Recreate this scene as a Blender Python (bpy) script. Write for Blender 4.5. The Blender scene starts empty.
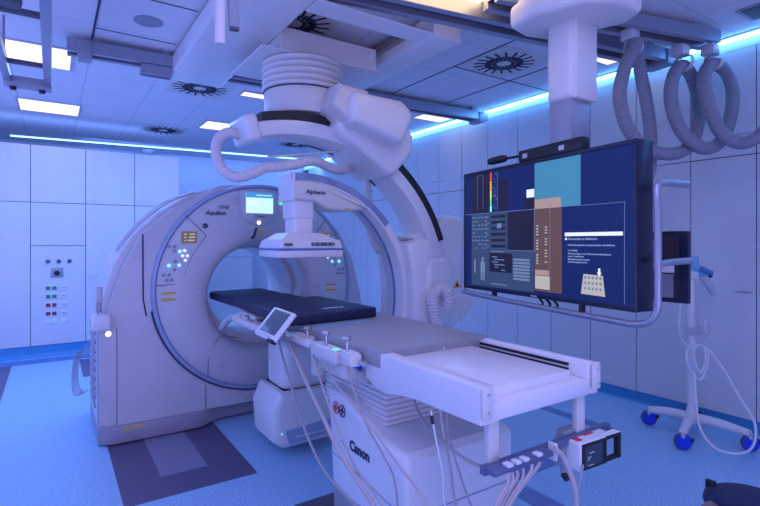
import bpy, bmesh, math, random
from mathutils import Vector, Matrix
PI = math.pi
S = bpy.context.scene
COL = S.collection
random.seed(4)

# ---------------------------------------------------------------- camera, world, light, exposure
cam = bpy.data.cameras.new('camera'); camo = bpy.data.objects.new('camera', cam); COL.objects.link(camo)
camo.location = (0, 0, 1.5); camo.rotation_euler = (PI/2, 0, -0.5868)
cam.sensor_width = 36; cam.lens = 493.6/760*36; cam.shift_y = -11.9/760; cam.clip_start = .05
S.camera = camo
W = bpy.data.worlds.new('World'); S.world = W; W.use_nodes = True
bg = W.node_tree.nodes['Background']; bg.inputs[0].default_value = (.34, .38, 1.0, 1); bg.inputs[1].default_value = .52
def area(name, loc, rot, sx, sy, col, power):
    l = bpy.data.lights.new(name, 'AREA'); l.shape = 'RECTANGLE'; l.size = sx; l.size_y = sy; l.color = col; l.energy = power
    o = bpy.data.objects.new(name, l); COL.objects.link(o); o.location = loc; o.rotation_euler = rot
    return o
area('fill_overhead_near', (.6, .2, 3.05), (0, 0, 0), 3.0, 2.2, (.47, .47, 1.0), 42)  # added fill for the general violet light, not a fitting of the room
area('fill_overhead_far', (.9, 6.1, 3.05), (0, 0, 0), 3.4, 1.6, (.20, .36, 1.0), 82)  # added blue fill for the far half, no lamp hangs here
area('fill_side', (-2.2, .8, 1.9), (PI/2*.95, 0, -PI/2*.8), 2.2, 1.8, (.46, .46, 1.0), 13)  # added fill from the left side
area('fill_left', (-2.6, 5.2, 1.9), (0, -PI/2*.9, 0), 2.0, 2.6, (.16, .34, 1.0), 42)  # added blue fill for the left cabinets, outside the view
area('fill_cabinet_top', (-.4, 8.0, 2.80), (PI*.82, 0, 0), 3.6, .4, (.16, .32, 1.0), 9)  # invented source, added to brighten the back ceiling and wall
area('wash_back_wall', (2.6, 9.0, 3.09), (PI*.22, 0, 0), 4.4, .12, (.14, .30, 1.0), 24)  # extra light added to strengthen the ceiling strip's glow on the back wall
area('fill_ceiling_near', (.4, -1.6, .7), (PI*.80, 0, 0), 3.0, 1.5, (.46, .44, 1.0), 56)  # added upward fill behind the camera to lift the ceiling
area('fill_ceiling_left', (-2.3, 4.2, .8), (PI*.85, .35, 0), 1.2, 4.0, (.33, .38, 1.0), 50)  # added upward fill for the ceiling on the left, no real fixture
S.view_settings.view_transform = 'Standard'; S.view_settings.look = 'None'
S.view_settings.gamma = 1; S.view_settings.use_curve_mapping = False
S.view_settings.exposure = 0.12

# ---------------------------------------------------------------- materials
def mat(name, col, rough=.5, metal=0, em=None, es=0, noise=0, nscale=40, bump=0, col2=None, coat=0):
    m = bpy.data.materials.new(name); m.use_nodes = True
    nt = m.node_tree; b = nt.nodes['Principled BSDF']
    b.inputs['Base Color'].default_value = (*col, 1); b.inputs['Roughness'].default_value = rough
    b.inputs['Metallic'].default_value = metal
    if coat: b.inputs['Coat Weight'].default_value = coat
    if em: b.inputs['Emission Color'].default_value = (*em, 1); b.inputs['Emission Strength'].default_value = es
    if noise:
        tc = nt.nodes.new('ShaderNodeTexCoord'); n = nt.nodes.new('ShaderNodeTexNoise'); n.inputs['Scale'].default_value = nscale
        n.inputs['Detail'].default_value = 3
        r = nt.nodes.new('ShaderNodeValToRGB'); c2 = col2 or tuple(c*(1-noise) for c in col)
        r.color_ramp.elements[0].color = (*c2, 1); r.color_ramp.elements[1].color = (*col, 1)
        r.color_ramp.elements[0].position = .35; r.color_ramp.elements[1].position = .62
        nt.links.new(tc.outputs['Object'], n.inputs['Vector']); nt.links.new(n.outputs['Fac'], r.inputs['Fac'])
        nt.links.new(r.outputs['Color'], b.inputs['Base Color'])
        if bump:
            bp = nt.nodes.new('ShaderNodeBump'); bp.inputs['Strength'].default_value = bump; bp.inputs['Distance'].default_value = .002
            nt.links.new(n.outputs['Fac'], bp.inputs['Height']); nt.links.new(bp.outputs['Normal'], b.inputs['Normal'])
    return m
WHITE = mat('white_enamel', (.80, .78, .80), .32, noise=.03, nscale=6, coat=.2)
WHITE2 = mat('cream_plastic', (.72, .68, .66), .42, noise=.03, nscale=8)
GANTRY = mat('gantry_cover', (.62, .60, .64), .36, noise=.03, nscale=5, coat=.15)
GANTRYD = mat('gantry_plinth', (.36, .33, .40), .4, noise=.04)
LAMINATE = mat('cabinet_laminate', (.68, .67, .70), .30, noise=.03, nscale=3)
GREY = mat('table_grey', (.34, .34, .37), .42, noise=.04, nscale=10)
LGREY = mat('light_grey', (.55, .55, .60), .4, noise=.03)
MGREY = mat('mid_grey_metal', (.34, .35, .42), .4, .3, noise=.04)
DGREY = mat('dark_grey', (.10, .10, .13), .5, noise=.1)
BLACK = mat('black_rubber', (.012, .012, .016), .45, noise=.1)
SEAM = mat('seam_shadow', (.05, .05, .09), .7, noise=.1)
STEEL = mat('brushed_steel', (.62, .62, .66), .28, .9, noise=.05, nscale=60)
ALU = mat('rail_aluminium', (.36, .37, .45), .35, .55, noise=.05, nscale=30)
BRONZE = mat('knob_bronze', (.45, .33, .30), .35, .7, noise=.05)
NAVY = mat('navy_mattress_cover', (.010, .017, .075), .5, noise=.25, nscale=14, bump=.4)
BLUETRIM = mat('blue_trim', (.10, .22, .50), .35, noise=.04)
RINGB = mat('ring_trim', (.34, .42, .62), .3, noise=.04)
BASEB = mat('skirting_blue', (.05, .28, .55), .4, noise=.08, nscale=200)
INLAY = mat('floor_inlay_violet', (.115, .105, .19), .33, noise=.08, nscale=200)
INLAY2 = mat('floor_plate_violet', (.26, .25, .36), .33, noise=.08, nscale=200)
INLAYB = mat('floor_inlay_blue', (.14, .24, .50), .33, noise=.08, nscale=200)
HOSEG = mat('grey_corrugated_hose', (.27, .28, .33), .5, noise=.06)
HOSEW = mat('white_corrugated_hose', (.72, .66, .68), .5, noise=.04)
CABW = mat('white_cable', (.78, .78, .82), .45, noise=.03)
CABG = mat('grey_cable', (.40, .36, .38), .5, noise=.05)
CABB = mat('brown_grey_cable', (.52, .44, .44), .5, noise=.05)
BARC = mat('bar_blue_grey', (.15, .17, .30), .4, .3, noise=.05)
BLUEC = mat('castor_blue', (.006, .05, .75), .4, noise=.05)
INK = mat('ink', (.04, .045, .10), .5, noise=.1)
YELLOW = mat('sticker_yellow', (.85, .50, .06), .5, noise=.05)
RED = mat('red_print', (.75, .04, .07), .5, noise=.05)
GREEN = mat('green_socket', (.02, .28, .12), .45, noise=.1)
REDS = mat('red_socket', (.32, .04, .05), .45, noise=.1)
GLASS = mat('dark_glass', (.03, .04, .07), .3, noise=.1, coat=.5)
GLASSL = mat('channel_glass', (.28, .36, .55), .2, noise=.3, nscale=9, coat=.5)
SKYB = mat('bag_blue', (.20, .50, .70), .4, noise=.1)
VENTD = mat('vent_slot', (.02, .02, .04), .7, noise=.1)
FRAMEB = mat('monitor_frame', (.012, .016, .04), .3, noise=.1)
LABELM = mat('label_paper', (.78, .76, .78), .6, noise=.03)
def emat(name, col, s): return mat(name, tuple(c*.3 for c in col), .5, em=col, es=s)
LAMPW = emat('lamp_warm', (1.0, .84, .62), 1.25)
LAMPH = emat('lamp_warm_bright', (1.0, .72, .36), 4.0)
STRIP = emat('led_cyan', (.10, .40, 1.0), 15)
STRIPB = emat('led_cyan_far', (.28, .68, 1.0), 3)
E_BASE = emat('screen_blue', (.002, .009, .085), 1.0)
E_TEAL = emat('screen_teal', (.045, .20, .33), 1.0)
E_DARK = emat('screen_dark', (.008, .006, .022), 1.0)
E_BROWN = emat('screen_brown', (.10, .055, .045), 1.0)
E_GREY = emat('screen_greyblue', (.028, .050, .115), 1.0)
E_LGREY = emat('screen_lightgrey', (.13, .18, .30), 1.0)
E_TXT = emat('screen_text', (.30, .38, .60), 1.0)
E_WHITE = emat('screen_white', (.72, .78, .88), 1.0)
E_CREAM = emat('screen_cream', (.40, .38, .32), 1.0)
E_TAN = emat('screen_tan', (.34, .24, .20), 1.0)
E_RED = emat('screen_red', (.8, .06, .04), 1.0)
E_ORG = emat('screen_orange', (.9, .4, .03), 1.0)
E_YEL = emat('screen_yellow', (.7, .75, .1), 1.0)
E_GRN = emat('screen_green', (.1, .7, .25), 1.0)
E_CYN = emat('screen_cyan', (.2, .8, .95), 1.4)
E_SCR = emat('gantry_screen', (.50, .80, .78), 1.1)
E_SCRT = emat('gantry_screen_top', (.03, .25, .60), 1.1)
E_AMB = emat('display_amber', (.10, .09, .07), 1.0)
E_LED = emat('indicator_white', (1, .95, .8), 4)
E_GLED = emat('indicator_green', (.1, .8, .5), 1.2)

def floor_mat():
    m = bpy.data.materials.new('floor_vinyl'); m.use_nodes = True; nt = m.node_tree; b = nt.nodes['Principled BSDF']
    tc = nt.nodes.new('ShaderNodeTexCoord'); n = nt.nodes.new('ShaderNodeTexNoise'); n.inputs['Scale'].default_value = 75
    n.inputs['Detail'].default_value = 5; n.inputs['Roughness'].default_value = .75
    r = nt.nodes.new('ShaderNodeValToRGB'); e = r.color_ramp.elements
    e[0].position = .36; e[0].color = (.22, .43, .66, 1); e[1].position = .62; e[1].color = (.44, .70, .94, 1)
    nt.links.new(tc.outputs['Object'], n.inputs['Vector']); nt.links.new(n.outputs['Fac'], r.inputs['Fac']); nt.links.new(r.outputs['Color'], b.inputs['Base Color'])
    b.inputs['Roughness'].default_value = .38
    return m
def ceil_mat():
    m = bpy.data.materials.new('ceiling_tiles'); m.use_nodes = True; nt = m.node_tree; b = nt.nodes['Principled BSDF']
    tc = nt.nodes.new('ShaderNodeTexCoord'); sp = nt.nodes.new('ShaderNodeSeparateXYZ'); nt.links.new(tc.outputs['Object'], sp.inputs[0])
    fs = []
    for k, off, per in (('X', .28, .6), ('Y', 4.93, .65)):
        a = nt.nodes.new('ShaderNodeMath'); a.operation = 'SUBTRACT'; a.inputs[1].default_value = off; nt.links.new(sp.outputs[k], a.inputs[0])
        p = nt.nodes.new('ShaderNodeMath'); p.operation = 'PINGPONG'; p.inputs[1].default_value = per/2; nt.links.new(a.outputs[0], p.inputs[0])
        l = nt.nodes.new('ShaderNodeMath'); l.operation = 'LESS_THAN'; l.inputs[1].default_value = .005; nt.links.new(p.outputs[0], l.inputs[0]); fs.append(l)
    mx = nt.nodes.new('ShaderNodeMath'); mx.operation = 'MAXIMUM'; nt.links.new(fs[0].outputs[0], mx.inputs[0]); nt.links.new(fs[1].outputs[0], mx.inputs[1])
    c = nt.nodes.new('ShaderNodeMix'); c.data_type = 'RGBA'; c.inputs[6].default_value = (.80, .78, .82, 1); c.inputs[7].default_value = (.58, .58, .66, 1)
    nt.links.new(mx.outputs[0], c.inputs[0]); nt.links.new(c.outputs[2], b.inputs['Base Color']); b.inputs['Roughness'].default_value = .7
    return m
FLOOR = floor_mat(); CEIL = ceil_mat()
WALL = mat('wall_paint', (.74, .74, .84), .5, noise=.02, nscale=2)

# ---------------------------------------------------------------- mesh helpers (all coordinates in metres, world unless the thing is turned)
class G:
    def __init__(s): s.bm = bmesh.new()
    def _bev(s, geom, bev, seg):
        if bev: bmesh.ops.bevel(s.bm, geom=[e for e in geom], offset=bev, segments=seg, affect='EDGES', profile=.5)
    def box(s, x0, x1, y0, y1, z0, z1, bev=0, seg=2, M=None):
        r = bmesh.ops.create_cube(s.bm, size=1); v = r['verts']
        T = Matrix.Translation(((x0+x1)/2, (y0+y1)/2, (z0+z1)/2)) @ Matrix.Diagonal((abs(x1-x0), abs(y1-y0), abs(z1-z0), 1))
        if M is not None: T = M @ T
        bmesh.ops.transform(s.bm, matrix=T, verts=v)
        if bev: s._bev({e for q in v for e in q.link_edges}, bev, seg)
        return s
    def prism(s, pts, ax, a0, a1, bev=0, seg=2, M=None, bevcap=False):
        def P(p, a):
            if ax == 'y': c = (p[0], a, p[1])
            elif ax == 'x': c = (a, p[0], p[1])
            else: c = (p[0], p[1], a)
            c = Vector(c); return M @ c if M is not None else c
        A = [s.bm.verts.new(P(p, a0)) for p in pts]; B = [s.bm.verts.new(P(p, a1)) for p in pts]
        n = len(pts); fs = [s.bm.faces.new(A), s.bm.faces.new(B[::-1])]
        for i in range(n): fs.append(s.bm.faces.new((A[i], B[i], B[(i+1) % n], A[(i+1) % n])))
        bmesh.ops.recalc_face_normals(s.bm, faces=fs)
        if bev:
            es = set(fs[0].edges) | set(fs[1].edges)
            if not bevcap: es |= {e for f in fs for e in f.edges}
            s._bev(es, bev, seg)
        return s
    def lathe(s, prof, c=(0, 0, 0), axis='z', n=32, a0=0, a1=2*PI, close=False, M=None):
        full = abs(a1-a0-2*PI) < 1e-6; N = n if full else n+1; rings = []
        for r, h in prof:
            ring = []
            for i in range(N):
                a = a0+(a1-a0)*i/n; u, v = r*math.cos(a), r*math.sin(a)
                p = {'z': (u, v, h), 'y': (u, h, v), 'x': (h, u, v)}[axis]
                p = Vector(p)+Vector(c)
                if M is not None: p = M @ p
                ring.append(s.bm.verts.new(p))
            rings.append(ring)
        fs = []
        m = len(rings)
        for j in range(m if close else m-1):
            A, B = rings[j], rings[(j+1) % m]
            for i in range(N if full else N-1):
                fs.append(s.bm.faces.new((A[i], A[(i+1) % N], B[(i+1) % N], B[i])))
        if full and not close:
            for R in (rings[0], rings[-1]):
                fs.append(s.bm.faces.new(R))
        if not full and close:
            fs.append(s.bm.faces.new([R[0] for R in rings])); fs.append(s.bm.faces.new([R[-1] for R in rings]))
        bmesh.ops.recalc_face_normals(s.bm, faces=fs)
        return s
    def cyl(s, p0, p1, r, n=20, r2=None, bev=0):
        p0, p1 = Vector(p0), Vector(p1); d = p1-p0; L = d.length
        Mx = Matrix.Translation(p0) @ d.to_track_quat('Z', 'Y').to_matrix().to_4x4()
        r2 = r if r2 is None else r2
        pr = [(r, 0), (r2, L)] if not bev else [(r-bev, 0), (r, bev), (r2, L-bev), (r2-bev, L)]
        return s.lathe(pr, n=n, M=Mx)
    def tube(s, pts, r, n=8, sub=8, rib=None, spline=True):
        P = [Vector(p) for p in pts]
        if spline and len(P) > 2:
            Q = []
            E = [P[0]*2-P[1]]+P+[P[-1]*2-P[-2]]
            for i in range(1, len(E)-2):
                a, b, c, d = E[i-1:i+3]
                for k in range(sub):
                    t = k/sub
                    Q.append(.5*((2*b)+(c-a)*t+(2*a-5*b+4*c-d)*t*t+(3*b-a-3*c+d)*t**3))
            Q.append(P[-1])
        else: Q = P
        if rib:   # resample evenly so that every rib is real geometry
            step = rib[0]/4; out = [Q[0]]; acc = 0
            for i in range(1, len(Q)):
                a, b = Q[i-1], Q[i]; L = (b-a).length; t = step-acc
                while t <= L: out.append(a.lerp(b, t/L)); t += step
                acc = L-(t-step)
            Q = out
        rings = []; up = None
        for i, p in enumerate(Q):
            d = (Q[min(i+1, len(Q)-1)]-Q[max(i-1, 0)]).normalized()
            if up is None:
                up = d.orthogonal().normalized()
            up = (up-d*up.dot(d)).normalized(); w = d.cross(up)
            rr = r if not callable(r) else r(i/(len(Q)-1))
            if rib: rr *= (1, 1+rib[1]*.8, 1+rib[1], 1+rib[1]*.2)[i % 4]
            rings.append([s.bm.verts.new(p+rr*(up*math.cos(2*PI*k/n)+w*math.sin(2*PI*k/n))) for k in range(n)])
        fs = []
        for A, B in zip(rings, rings[1:]):
            for k in range(n): fs.append(s.bm.faces.new((A[k], A[(k+1) % n], B[(k+1) % n], B[k])))
        fs.append(s.bm.faces.new(rings[0])); fs.append(s.bm.faces.new(rings[-1]))
        bmesh.ops.recalc_face_normals(s.bm, faces=fs)
        return s
    def sphere(s, c, r, sc=(1, 1, 1), n=16):
        x = bmesh.ops.create_uvsphere(s.bm, u_segments=n, v_segments=n//2+2, radius=r)
        bmesh.ops.transform(s.bm, matrix=Matrix.Translation(c) @ Matrix.Diagonal((*sc, 1)), verts=x['verts']); return s
    def quad(s, pts):
        s.bm.faces.new([s.bm.verts.new(p) for p in pts]); return s

FR = {}
def obj(name, g, m, parent=None, loc=None, rotz=0, local=False):
    """links G as one mesh object; its verts are world coordinates unless local"""
    bm = g.bm if isinstance(g, G) else g
    if parent is not None: F = FR[parent.name]
    else: F = Matrix.Translation(loc or (0, 0, 0)) @ Matrix.Rotation(rotz, 4, 'Z')
    if not local: bmesh.ops.transform(bm, matrix=F.inverted(), verts=bm.verts)
    for e in bm.edges:
        if len(e.link_faces) == 2 and e.calc_face_angle(0) > .6: e.smooth = False
    for f in bm.faces: f.smooth = True
    me = bpy.data.meshes.new(name); bm.to_mesh(me); bm.free(); me.materials.append(m)
    o = bpy.data.objects.new(name, me); COL.objects.link(o)
    FR[o.name] = F
    if parent is not None: o.parent = parent
    elif loc or rotz: o.location = loc or (0, 0, 0); o.rotation_euler = (0, 0, rotz)
    return o
def tag(o, label, cat, group=None):
    o['label'] = label; o['category'] = cat
    if group: o['group'] = group
    return o
def thing(name, label, cat, loc=(0, 0, 0), rotz=0, group=None):
    o = bpy.data.objects.new(name, None); COL.objects.link(o); o.location = loc; o.rotation_euler = (0, 0, rotz); o.empty_display_size = .1
    FR[o.name] = Matrix.Translation(loc) @ Matrix.Rotation(rotz, 4, 'Z')
    return tag(o, label, cat, group)
def struct(name, g, m, parent=None):
    o = obj(name, g, m, parent)
    o['kind'] = 'structure'; return o
def copy_tree(o, parent=None):
    c = o.copy(); COL.objects.link(c); c.parent = parent
    for ch in o.children: copy_tree(ch, c)
    return c
def text(name, body, size, o, right, up, m, parent, local=False, bold=0, extr=.0006, align='LEFT', shear=0, part_label=None):
    cu = bpy.data.curves.new('t', 'FONT'); cu.body = body; cu.size = size; cu.extrude = extr; cu.offset = bold; cu.align_x = align; cu.shear = shear
    cu.resolution_u = 3
    t = bpy.data.objects.new('t', cu); COL.objects.link(t); bpy.context.view_layer.update()
    me = bpy.data.meshes.new_from_object(t); bm = bmesh.new(); bm.from_mesh(me)
    bpy.data.objects.remove(t); bpy.data.curves.remove(cu); bpy.data.meshes.remove(me)
    r, u = Vector(right).normalized(), Vector(up).normalized(); n = r.cross(u)
    Mx = Matrix((r, u, n)).transposed().to_4x4(); Mx.translation = Vector(o)
    bmesh.ops.transform(bm, matrix=Mx, verts=bm.verts)
    x = obj(name, bm, m, parent, local=local)
    if part_label: x['label'] = part_label
    return x

CZ = 3.128; XR = 4.546; YB = 7.737
# ================================================================ SETTING
struct('floor', G().box(-3, 5.2, -2.5, 10.0, -.1, 0), FLOOR)
struct('ceiling', G().box(-3, 5.2, -2.5, 10.0, CZ, CZ+.1), CEIL)
struct('wall_back', G().box(-3, 5.2, 9.9, 10.0, 0, CZ), WALL)
struct('wall_right', G().box(5.1, 5.2, -2.5, 9.9, 0, CZ), WALL)
struct('wall_left', G().box(-3.1, -3, -2.5, 10.0, -.1, CZ+.1), WALL)
struct('trim_1', G().box(XR+.002, XR+.05, -2.5, 9.9, 3.024, CZ), LAMINATE)         # fascia above the right cabinets
struct('trim_2', G().box(XR-.055, XR, -2.5, 9.9, CZ-.012, CZ), LAMINATE)
struct('baseboard_right', G().prism([(XR+.03, 0), (XR-.012, 0), (XR+.006, .018), (XR+.012, .097), (XR+.03, .097)], 'y', -2.5, 9.9), BASEB)
struct('baseboard_back', G().prism([(YB+.03, 0), (YB-.05, 0), (YB+.006, .05), (YB+.012, .15), (YB+.03, .15)], 'x', -3, 1.569), BASEB)
def inlay(n, x0, x1, y0, y1, m, z=.0025): struct('trim_%d' % n, G().box(x0, x1, y0, y1, 0, z), m)
inlay(3, .338, 1.108, 3.10, 4.3, INLAY)
inlay(4, .577, .865, 3.375, 4.3, INLAY2, .004)
inlay(5, -3, .42, 7.36, 7.62, INLAYB)
inlay(6, -3, -.40, 2.8, 7.36, INLAY)
inlay(7, .29, .40, 6.35, 7.3, INLAY)
inlay(8, 3.64, 3.75, 2.2, 4.2, INLAYB)
inlay(9, 2.27, 2.42, .6, 2.08, INLAYB)
inlay(10, 2.42, 3.10, 2.10, 2.26, INLAYB)
# dark seams between the large ceiling panels
for i, (x0, x1, y0, y1) in enumerate([(.262, .276, 2.0, 4.95), (3.115, 3.127, 2.72, 4.45), (3.862, 3.874, 2.5, 4.45), (3.13, 4.5, 3.44, 3.452), (.28, .86, 3.62, 3.63), (.28, .86, 4.33, 4.338)]):
    struct('trim_%d' % (11+i), G().box(x0, x1, y0, y1, CZ-.004, CZ+.002), SEAM)

# ================================================================ CABINETS
def handle(g, x0, x1, y, z):
    return g.tube([(x0, y, z), (x0, y-.02, z), (x1, y-.02, z), (x1, y, z)], .004, n=6, spline=False)
def cabinet(name, w, z0, z1, zmid, hz_low, hz_up, side, loc, rotz, label, group):
    """local frame: front faces -Y, x from 0 to w"""
    t = thing(name, label, 'cabinet', loc, rotz, group)
    obj('body', G().box(0, w, .018, .5, z0, z1), SEAM, t, local=True)
    gp = .0035
    a, b = (.03, .13) if side < 0 else (w-.13, w-.03)
    for nm, q0, q1, hz in (('lower_door', z0, zmid, hz_low), ('upper_door', zmid, z1, hz_up)):
        d = obj(nm, G().box(gp, w-gp, 0, .018, q0+gp, q1-gp, .0015, 1), LAMINATE, t, local=True)
        if hz: obj('handle', handle(G(), a, b, 0, hz), STEEL, d, local=True)
    return t
W8 = .4716
place = {-9: 'in the far right corner', -8: 'second from the far right corner', -7: 'third from the far right corner', -6: 'far down, seen through the C-arm ring',
         -5: 'just beyond the scanner right shoulder', -4: 'left of the paired handles by scanner', -3: 'right of the paired handles by scanner',
         -2: 'behind the inner C arc', -1: 'behind the outer C arc', 0: 'right behind the black belt of the C-arm', 1: 'just right of the C-arm arc', 2: 'left beside the large monitor',
         3: 'behind the left edge of the large monitor', 4: 'behind the microphone and left half of the monitor', 5: 'behind the middle of the large monitor', 6: 'behind the right half of the large monitor',
         7: 'behind the first hanging hose loop', 8: 'behind the wheeled stand', 9: 'nearest whole one at the right edge', 10: 'cut by the right edge of the photo'}
for j in range(-9, 11):
    yj = 5.8156-j*W8
    if yj > 9.9: continue
    cabinet('tall_cabinet', W8, .097, 3.022, 2.18, 1.10, 2.345, (-1 if j % 2 else 1), (XR, yj, 0), -PI/2,
            'tall pale two-door cabinet on right wall, '+place[j], 'tall cabinets along the right wall')
lab = {0: 'far left tall cabinet of the back wall, cut by the photo edge', 2: 'tall back-wall cabinet right of the socket panel', 3: 'tall back-wall cabinet at the right end of the row',
       -1: 'tall back-wall cabinet beyond the left photo edge'}
xj = [-1.43, -.83, -.227, .381, .976, 1.569]
for i in range(5):
    x0, x1 = xj[i], xj[i+1]
    if i == 2: continue
    k = {0: -1, 1: 0, 3: 2, 4: 3}[i]
    cabinet('wall_cabinet', x1-x0, .15, 2.74, 2.0, 1.03, 2.06, -1, (x0, YB, 0), 0, lab[k], 'wide cabinets on the back wall')
t = thing('service_cabinet', 'tall back-wall cabinet holding green and red socket panel', 'cabinet', (-.227, YB, 0))
x0, x1 = -.227, .381
obj('body', G().box(x0, x1, YB+.018, YB+.5, .15, 2.74), SEAM, t)
obj('upper_door', G().box(x0+.0035, x1-.0035, YB, YB+.018, 2.0035, 2.7365, .0015, 1), LAMINATE, t)
obj('middle_door', G().box(x0+.0035, x1-.0035, YB, YB+.018, 1.4435, 1.9965, .0015, 1), LAMINATE, t)
pn = obj('service_panel', G().box(x0+.0035, x1-.0035, YB, YB+.018, .1535, 1.4365, .0015, 1), LAMINATE, t)
for x in (-.043, .076, .195):
    obj('gas_outlet', G().lathe([(.012, -.025), (.022, -.022), (.026, 0)], (x, YB, 1.235), 'y', 16), DGREY, pn)
dp = obj('display_plate', G().box(-.012, .125, YB-.012, YB, 1.025, 1.15, .004), MGREY, pn)
obj('display_dial', G().lathe([(.018, -.022), (.03, -.018), (.034, -.012)], (.056, YB, 1.08), 'y', 20), BLACK, pn)
for r, (z, c) in enumerate([(.889, GREEN), (.78, GREEN), (.668, REDS), (.558, REDS), (.452, LABELM)]):
    for x in (-.04, .028):
        s_ = obj('socket', G().box(x-.033, x+.033, YB-.006, YB, z-.034, z+.034, .003), LABELM, pn)
        if r < 4: obj('socket_insert', G().box(x-.024, x+.024, YB-.012, YB-.006, z-.024, z+.022, .004), c, s_)
    obj('data_socket', G().box(.105, .168, YB-.008, YB, z-.034, z+.034, .003), LABELM, pn)
    if r < 4: obj('port_pair', G().box(.117, .131, YB-.010, YB-.008, z-.004, z+.008).box(.141, .155, YB-.010, YB-.008, z-.004, z+.008), INK, pn)

cabinet('storage_cabinet', 1.36, 0, 2.30, 1.20, 1.0, 1.35, 1, (1.85, 9.25, 0), 0, 'white storage cabinet far behind, seen through the scanner bore', None)

# ================================================================ LED STRIPS, LAMPS, CEILING FITTINGS
t = thing('led_strip', 'long cyan light strip above the right wall cabinets', 'light', (XR, 4, CZ))
obj('light_strip', G().box(XR-.05, XR-.015, -2.0, 9.8, CZ-.034, CZ-.014), STRIP, t)
t = thing('led_strip', 'thin cyan light strip across ceiling above back cabinets', 'light', (2, 9.3, CZ))
obj('light_strip', G().prism([(-.53, 9.44), (4.45, 8.93), (4.45, 8.97), (-.53, 9.48)], 'z', CZ-.016, CZ-.003), STRIPB, t)
lamps = [(-.325, .14, 4.95, 5.53, 'square warm ceiling lamp behind the hanging twin rails, top left'),
         (-.32, .28, 6.92, 7.50, 'square warm ceiling lamp nearest the back-wall cabinets'),
         (1.75, 2.33, 6.82, 7.30, 'square warm ceiling lamp behind the white corrugated hose'),
         (3.95, 4.40, 4.72, 5.15, 'square warm ceiling lamp near right cove, beyond the far rail'),
         (3.80, 4.25, 2.22, 2.62, 'warm ceiling lamp between monitor carriage and hose loops'),
         (1.80, 2.42, 1.95, 2.57, 'warm ceiling lamp cut by the top photo edge'),
         (1.74, 2.20, 5.26, 5.42, 'ceiling lamp mostly hidden by the ribbed column')]
for x0, x1, y0, y1, lb in lamps:
    t = thing('ceiling_lamp', lb, 'light', ((x0+x1)/2, (y0+y1)/2, CZ), group='ceiling lamps')
    f = G()
    for a, b, c, d in ((x0-.02, x1+.02, y0-.02, y0), (x0-.02, x1+.02, y1, y1+.02), (x0-.02, x0, y0, y1), (x1, x1+.02, y0, y1)): f.box(a, b, c, d, CZ-.012, CZ)
    obj('frame', f, LGREY, t)
    obj('diffuser', G().box(x0, x1, y0, y1, CZ-.008, CZ-.001), LAMPH if 'top photo edge' in lb else LAMPW, t)
def vent(x, y, lb, r=.27):
    t = thing('ceiling_vent', lb, 'vent', (x, y, CZ), group='round swirl air vents')
    obj('plate', G().box(x-.3, x+.3, y-.3, y+.3, CZ-.006, CZ, .002, 1), WHITE2, t)
    g = G(); n = 36
    for k in range(n):
        a = 2*PI*k/n
        r0, r1 = (.06, .17) if k % 2 else (.11, r)
        M = Matrix.Translation((x, y, CZ-.0075)) @ Matrix.Rotation(a, 4, 'Z') @ Matrix.Translation((0, .03, 0))
        g.box(r0, r1, -.010, .010, -.0015, .0015, M=M)
    obj('swirl_slots', g, VENTD, t)
vent(3.44, 3.13, 'round swirl air vent in the ceiling left of the monitor carriage')
vent(1.31, 5.43, 'round swirl air vent just beyond the far end of the ceiling beam')
vent(1.36, 7.78, 'small looking round swirl air vent above the back cabinets')
vent(3.42, 7.70, 'distant round swirl air vent seen just under the C-arm arc')
vent(1.50, 3.42, 'swirl air vent partly seen through the ceiling beam opening')
t = obj('ceiling_speaker', G().lathe([(.100, 0), (.100, -.006), (.088, -.010), (.086, -.007), (.03, -.007)], (.595, 3.99, CZ), 'z', 32), MGREY)
tag(t, 'round flush ceiling speaker grille, top left', 'speaker')
t = obj('smoke_detector', G().lathe([(.10, 0), (.10, -.03), (.07, -.055), (.02, -.06)], (1.43, 9.65, CZ), 'z', 24), WHITE)
tag(t, 'small round white detector beside the back light strip', 'detector')
t = thing('recessed_vent', 'small dark square recess in the ceiling, top right corner', 'vent', (4.15, 1.40, CZ))
obj('frame', G().box(4.02, 4.30, 1.28, 1.52, CZ-.008, CZ, .003, 1), MGREY, t); obj('grille', G().box(4.05, 4.27, 1.31, 1.49, CZ-.012, CZ-.008), DGREY, t)

# rails under the ceiling
def rail(p, q, w, z0, z1, lb, blocks=()):
    p, q = Vector((*p, 0)), Vector((*q, 0)); d = q-p; L = d.length; a = math.atan2(d.y, d.x)
    t = thing('ceiling_rail', lb, 'rail', (p.x, p.y, z0), a, 'ceiling rails across the room')
    h = z1-z0
    obj('rail_beam', G().box(0, L, -w/2, -w*.22, 0, h, .004, 1).box(0, L, w*.22, w/2, 0, h, .004, 1).box(0, L, -w*.22, w*.22, h*.45, h*.8), ALU, t, local=True)
    obj('rail_slot', G().box(0.01, L-.01, -w*.21, w*.21, h*.40, h*.44), SEAM, t, local=True)
    n = 0
    for u in blocks:
        obj('end_block', G().box(u-.05, u+.05, -w/2-.012, w/2+.012, -.03, h*.9, .006), MGREY, t, local=True)
    k = int(L//1.1)+1
    for i in range(k):
        u = .2+i*(L-.4)/max(k-1, 1)
        obj('hanger', G().box(u-.03, u+.03, -w*.3, w*.3, h*.8, CZ-z0), MGREY, t, local=True)
    return t
rail((.10, 4.62), (4.50, 4.43), .17, 2.99, 3.09, 'longest far ceiling rail, running behind the ceiling beam', (.12, 4.30))
rail((.9, 2.72), (4.30, 2.16), .20, 2.99, 3.09, 'middle ceiling rail lit warm by the lamp beside it', (3.42,))
rail((2.32, 2.22), (4.20, 1.75), .18, 2.99, 3.09, 'nearest ceiling rail, carrying the hanging hose loops', (2.40,))
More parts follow.
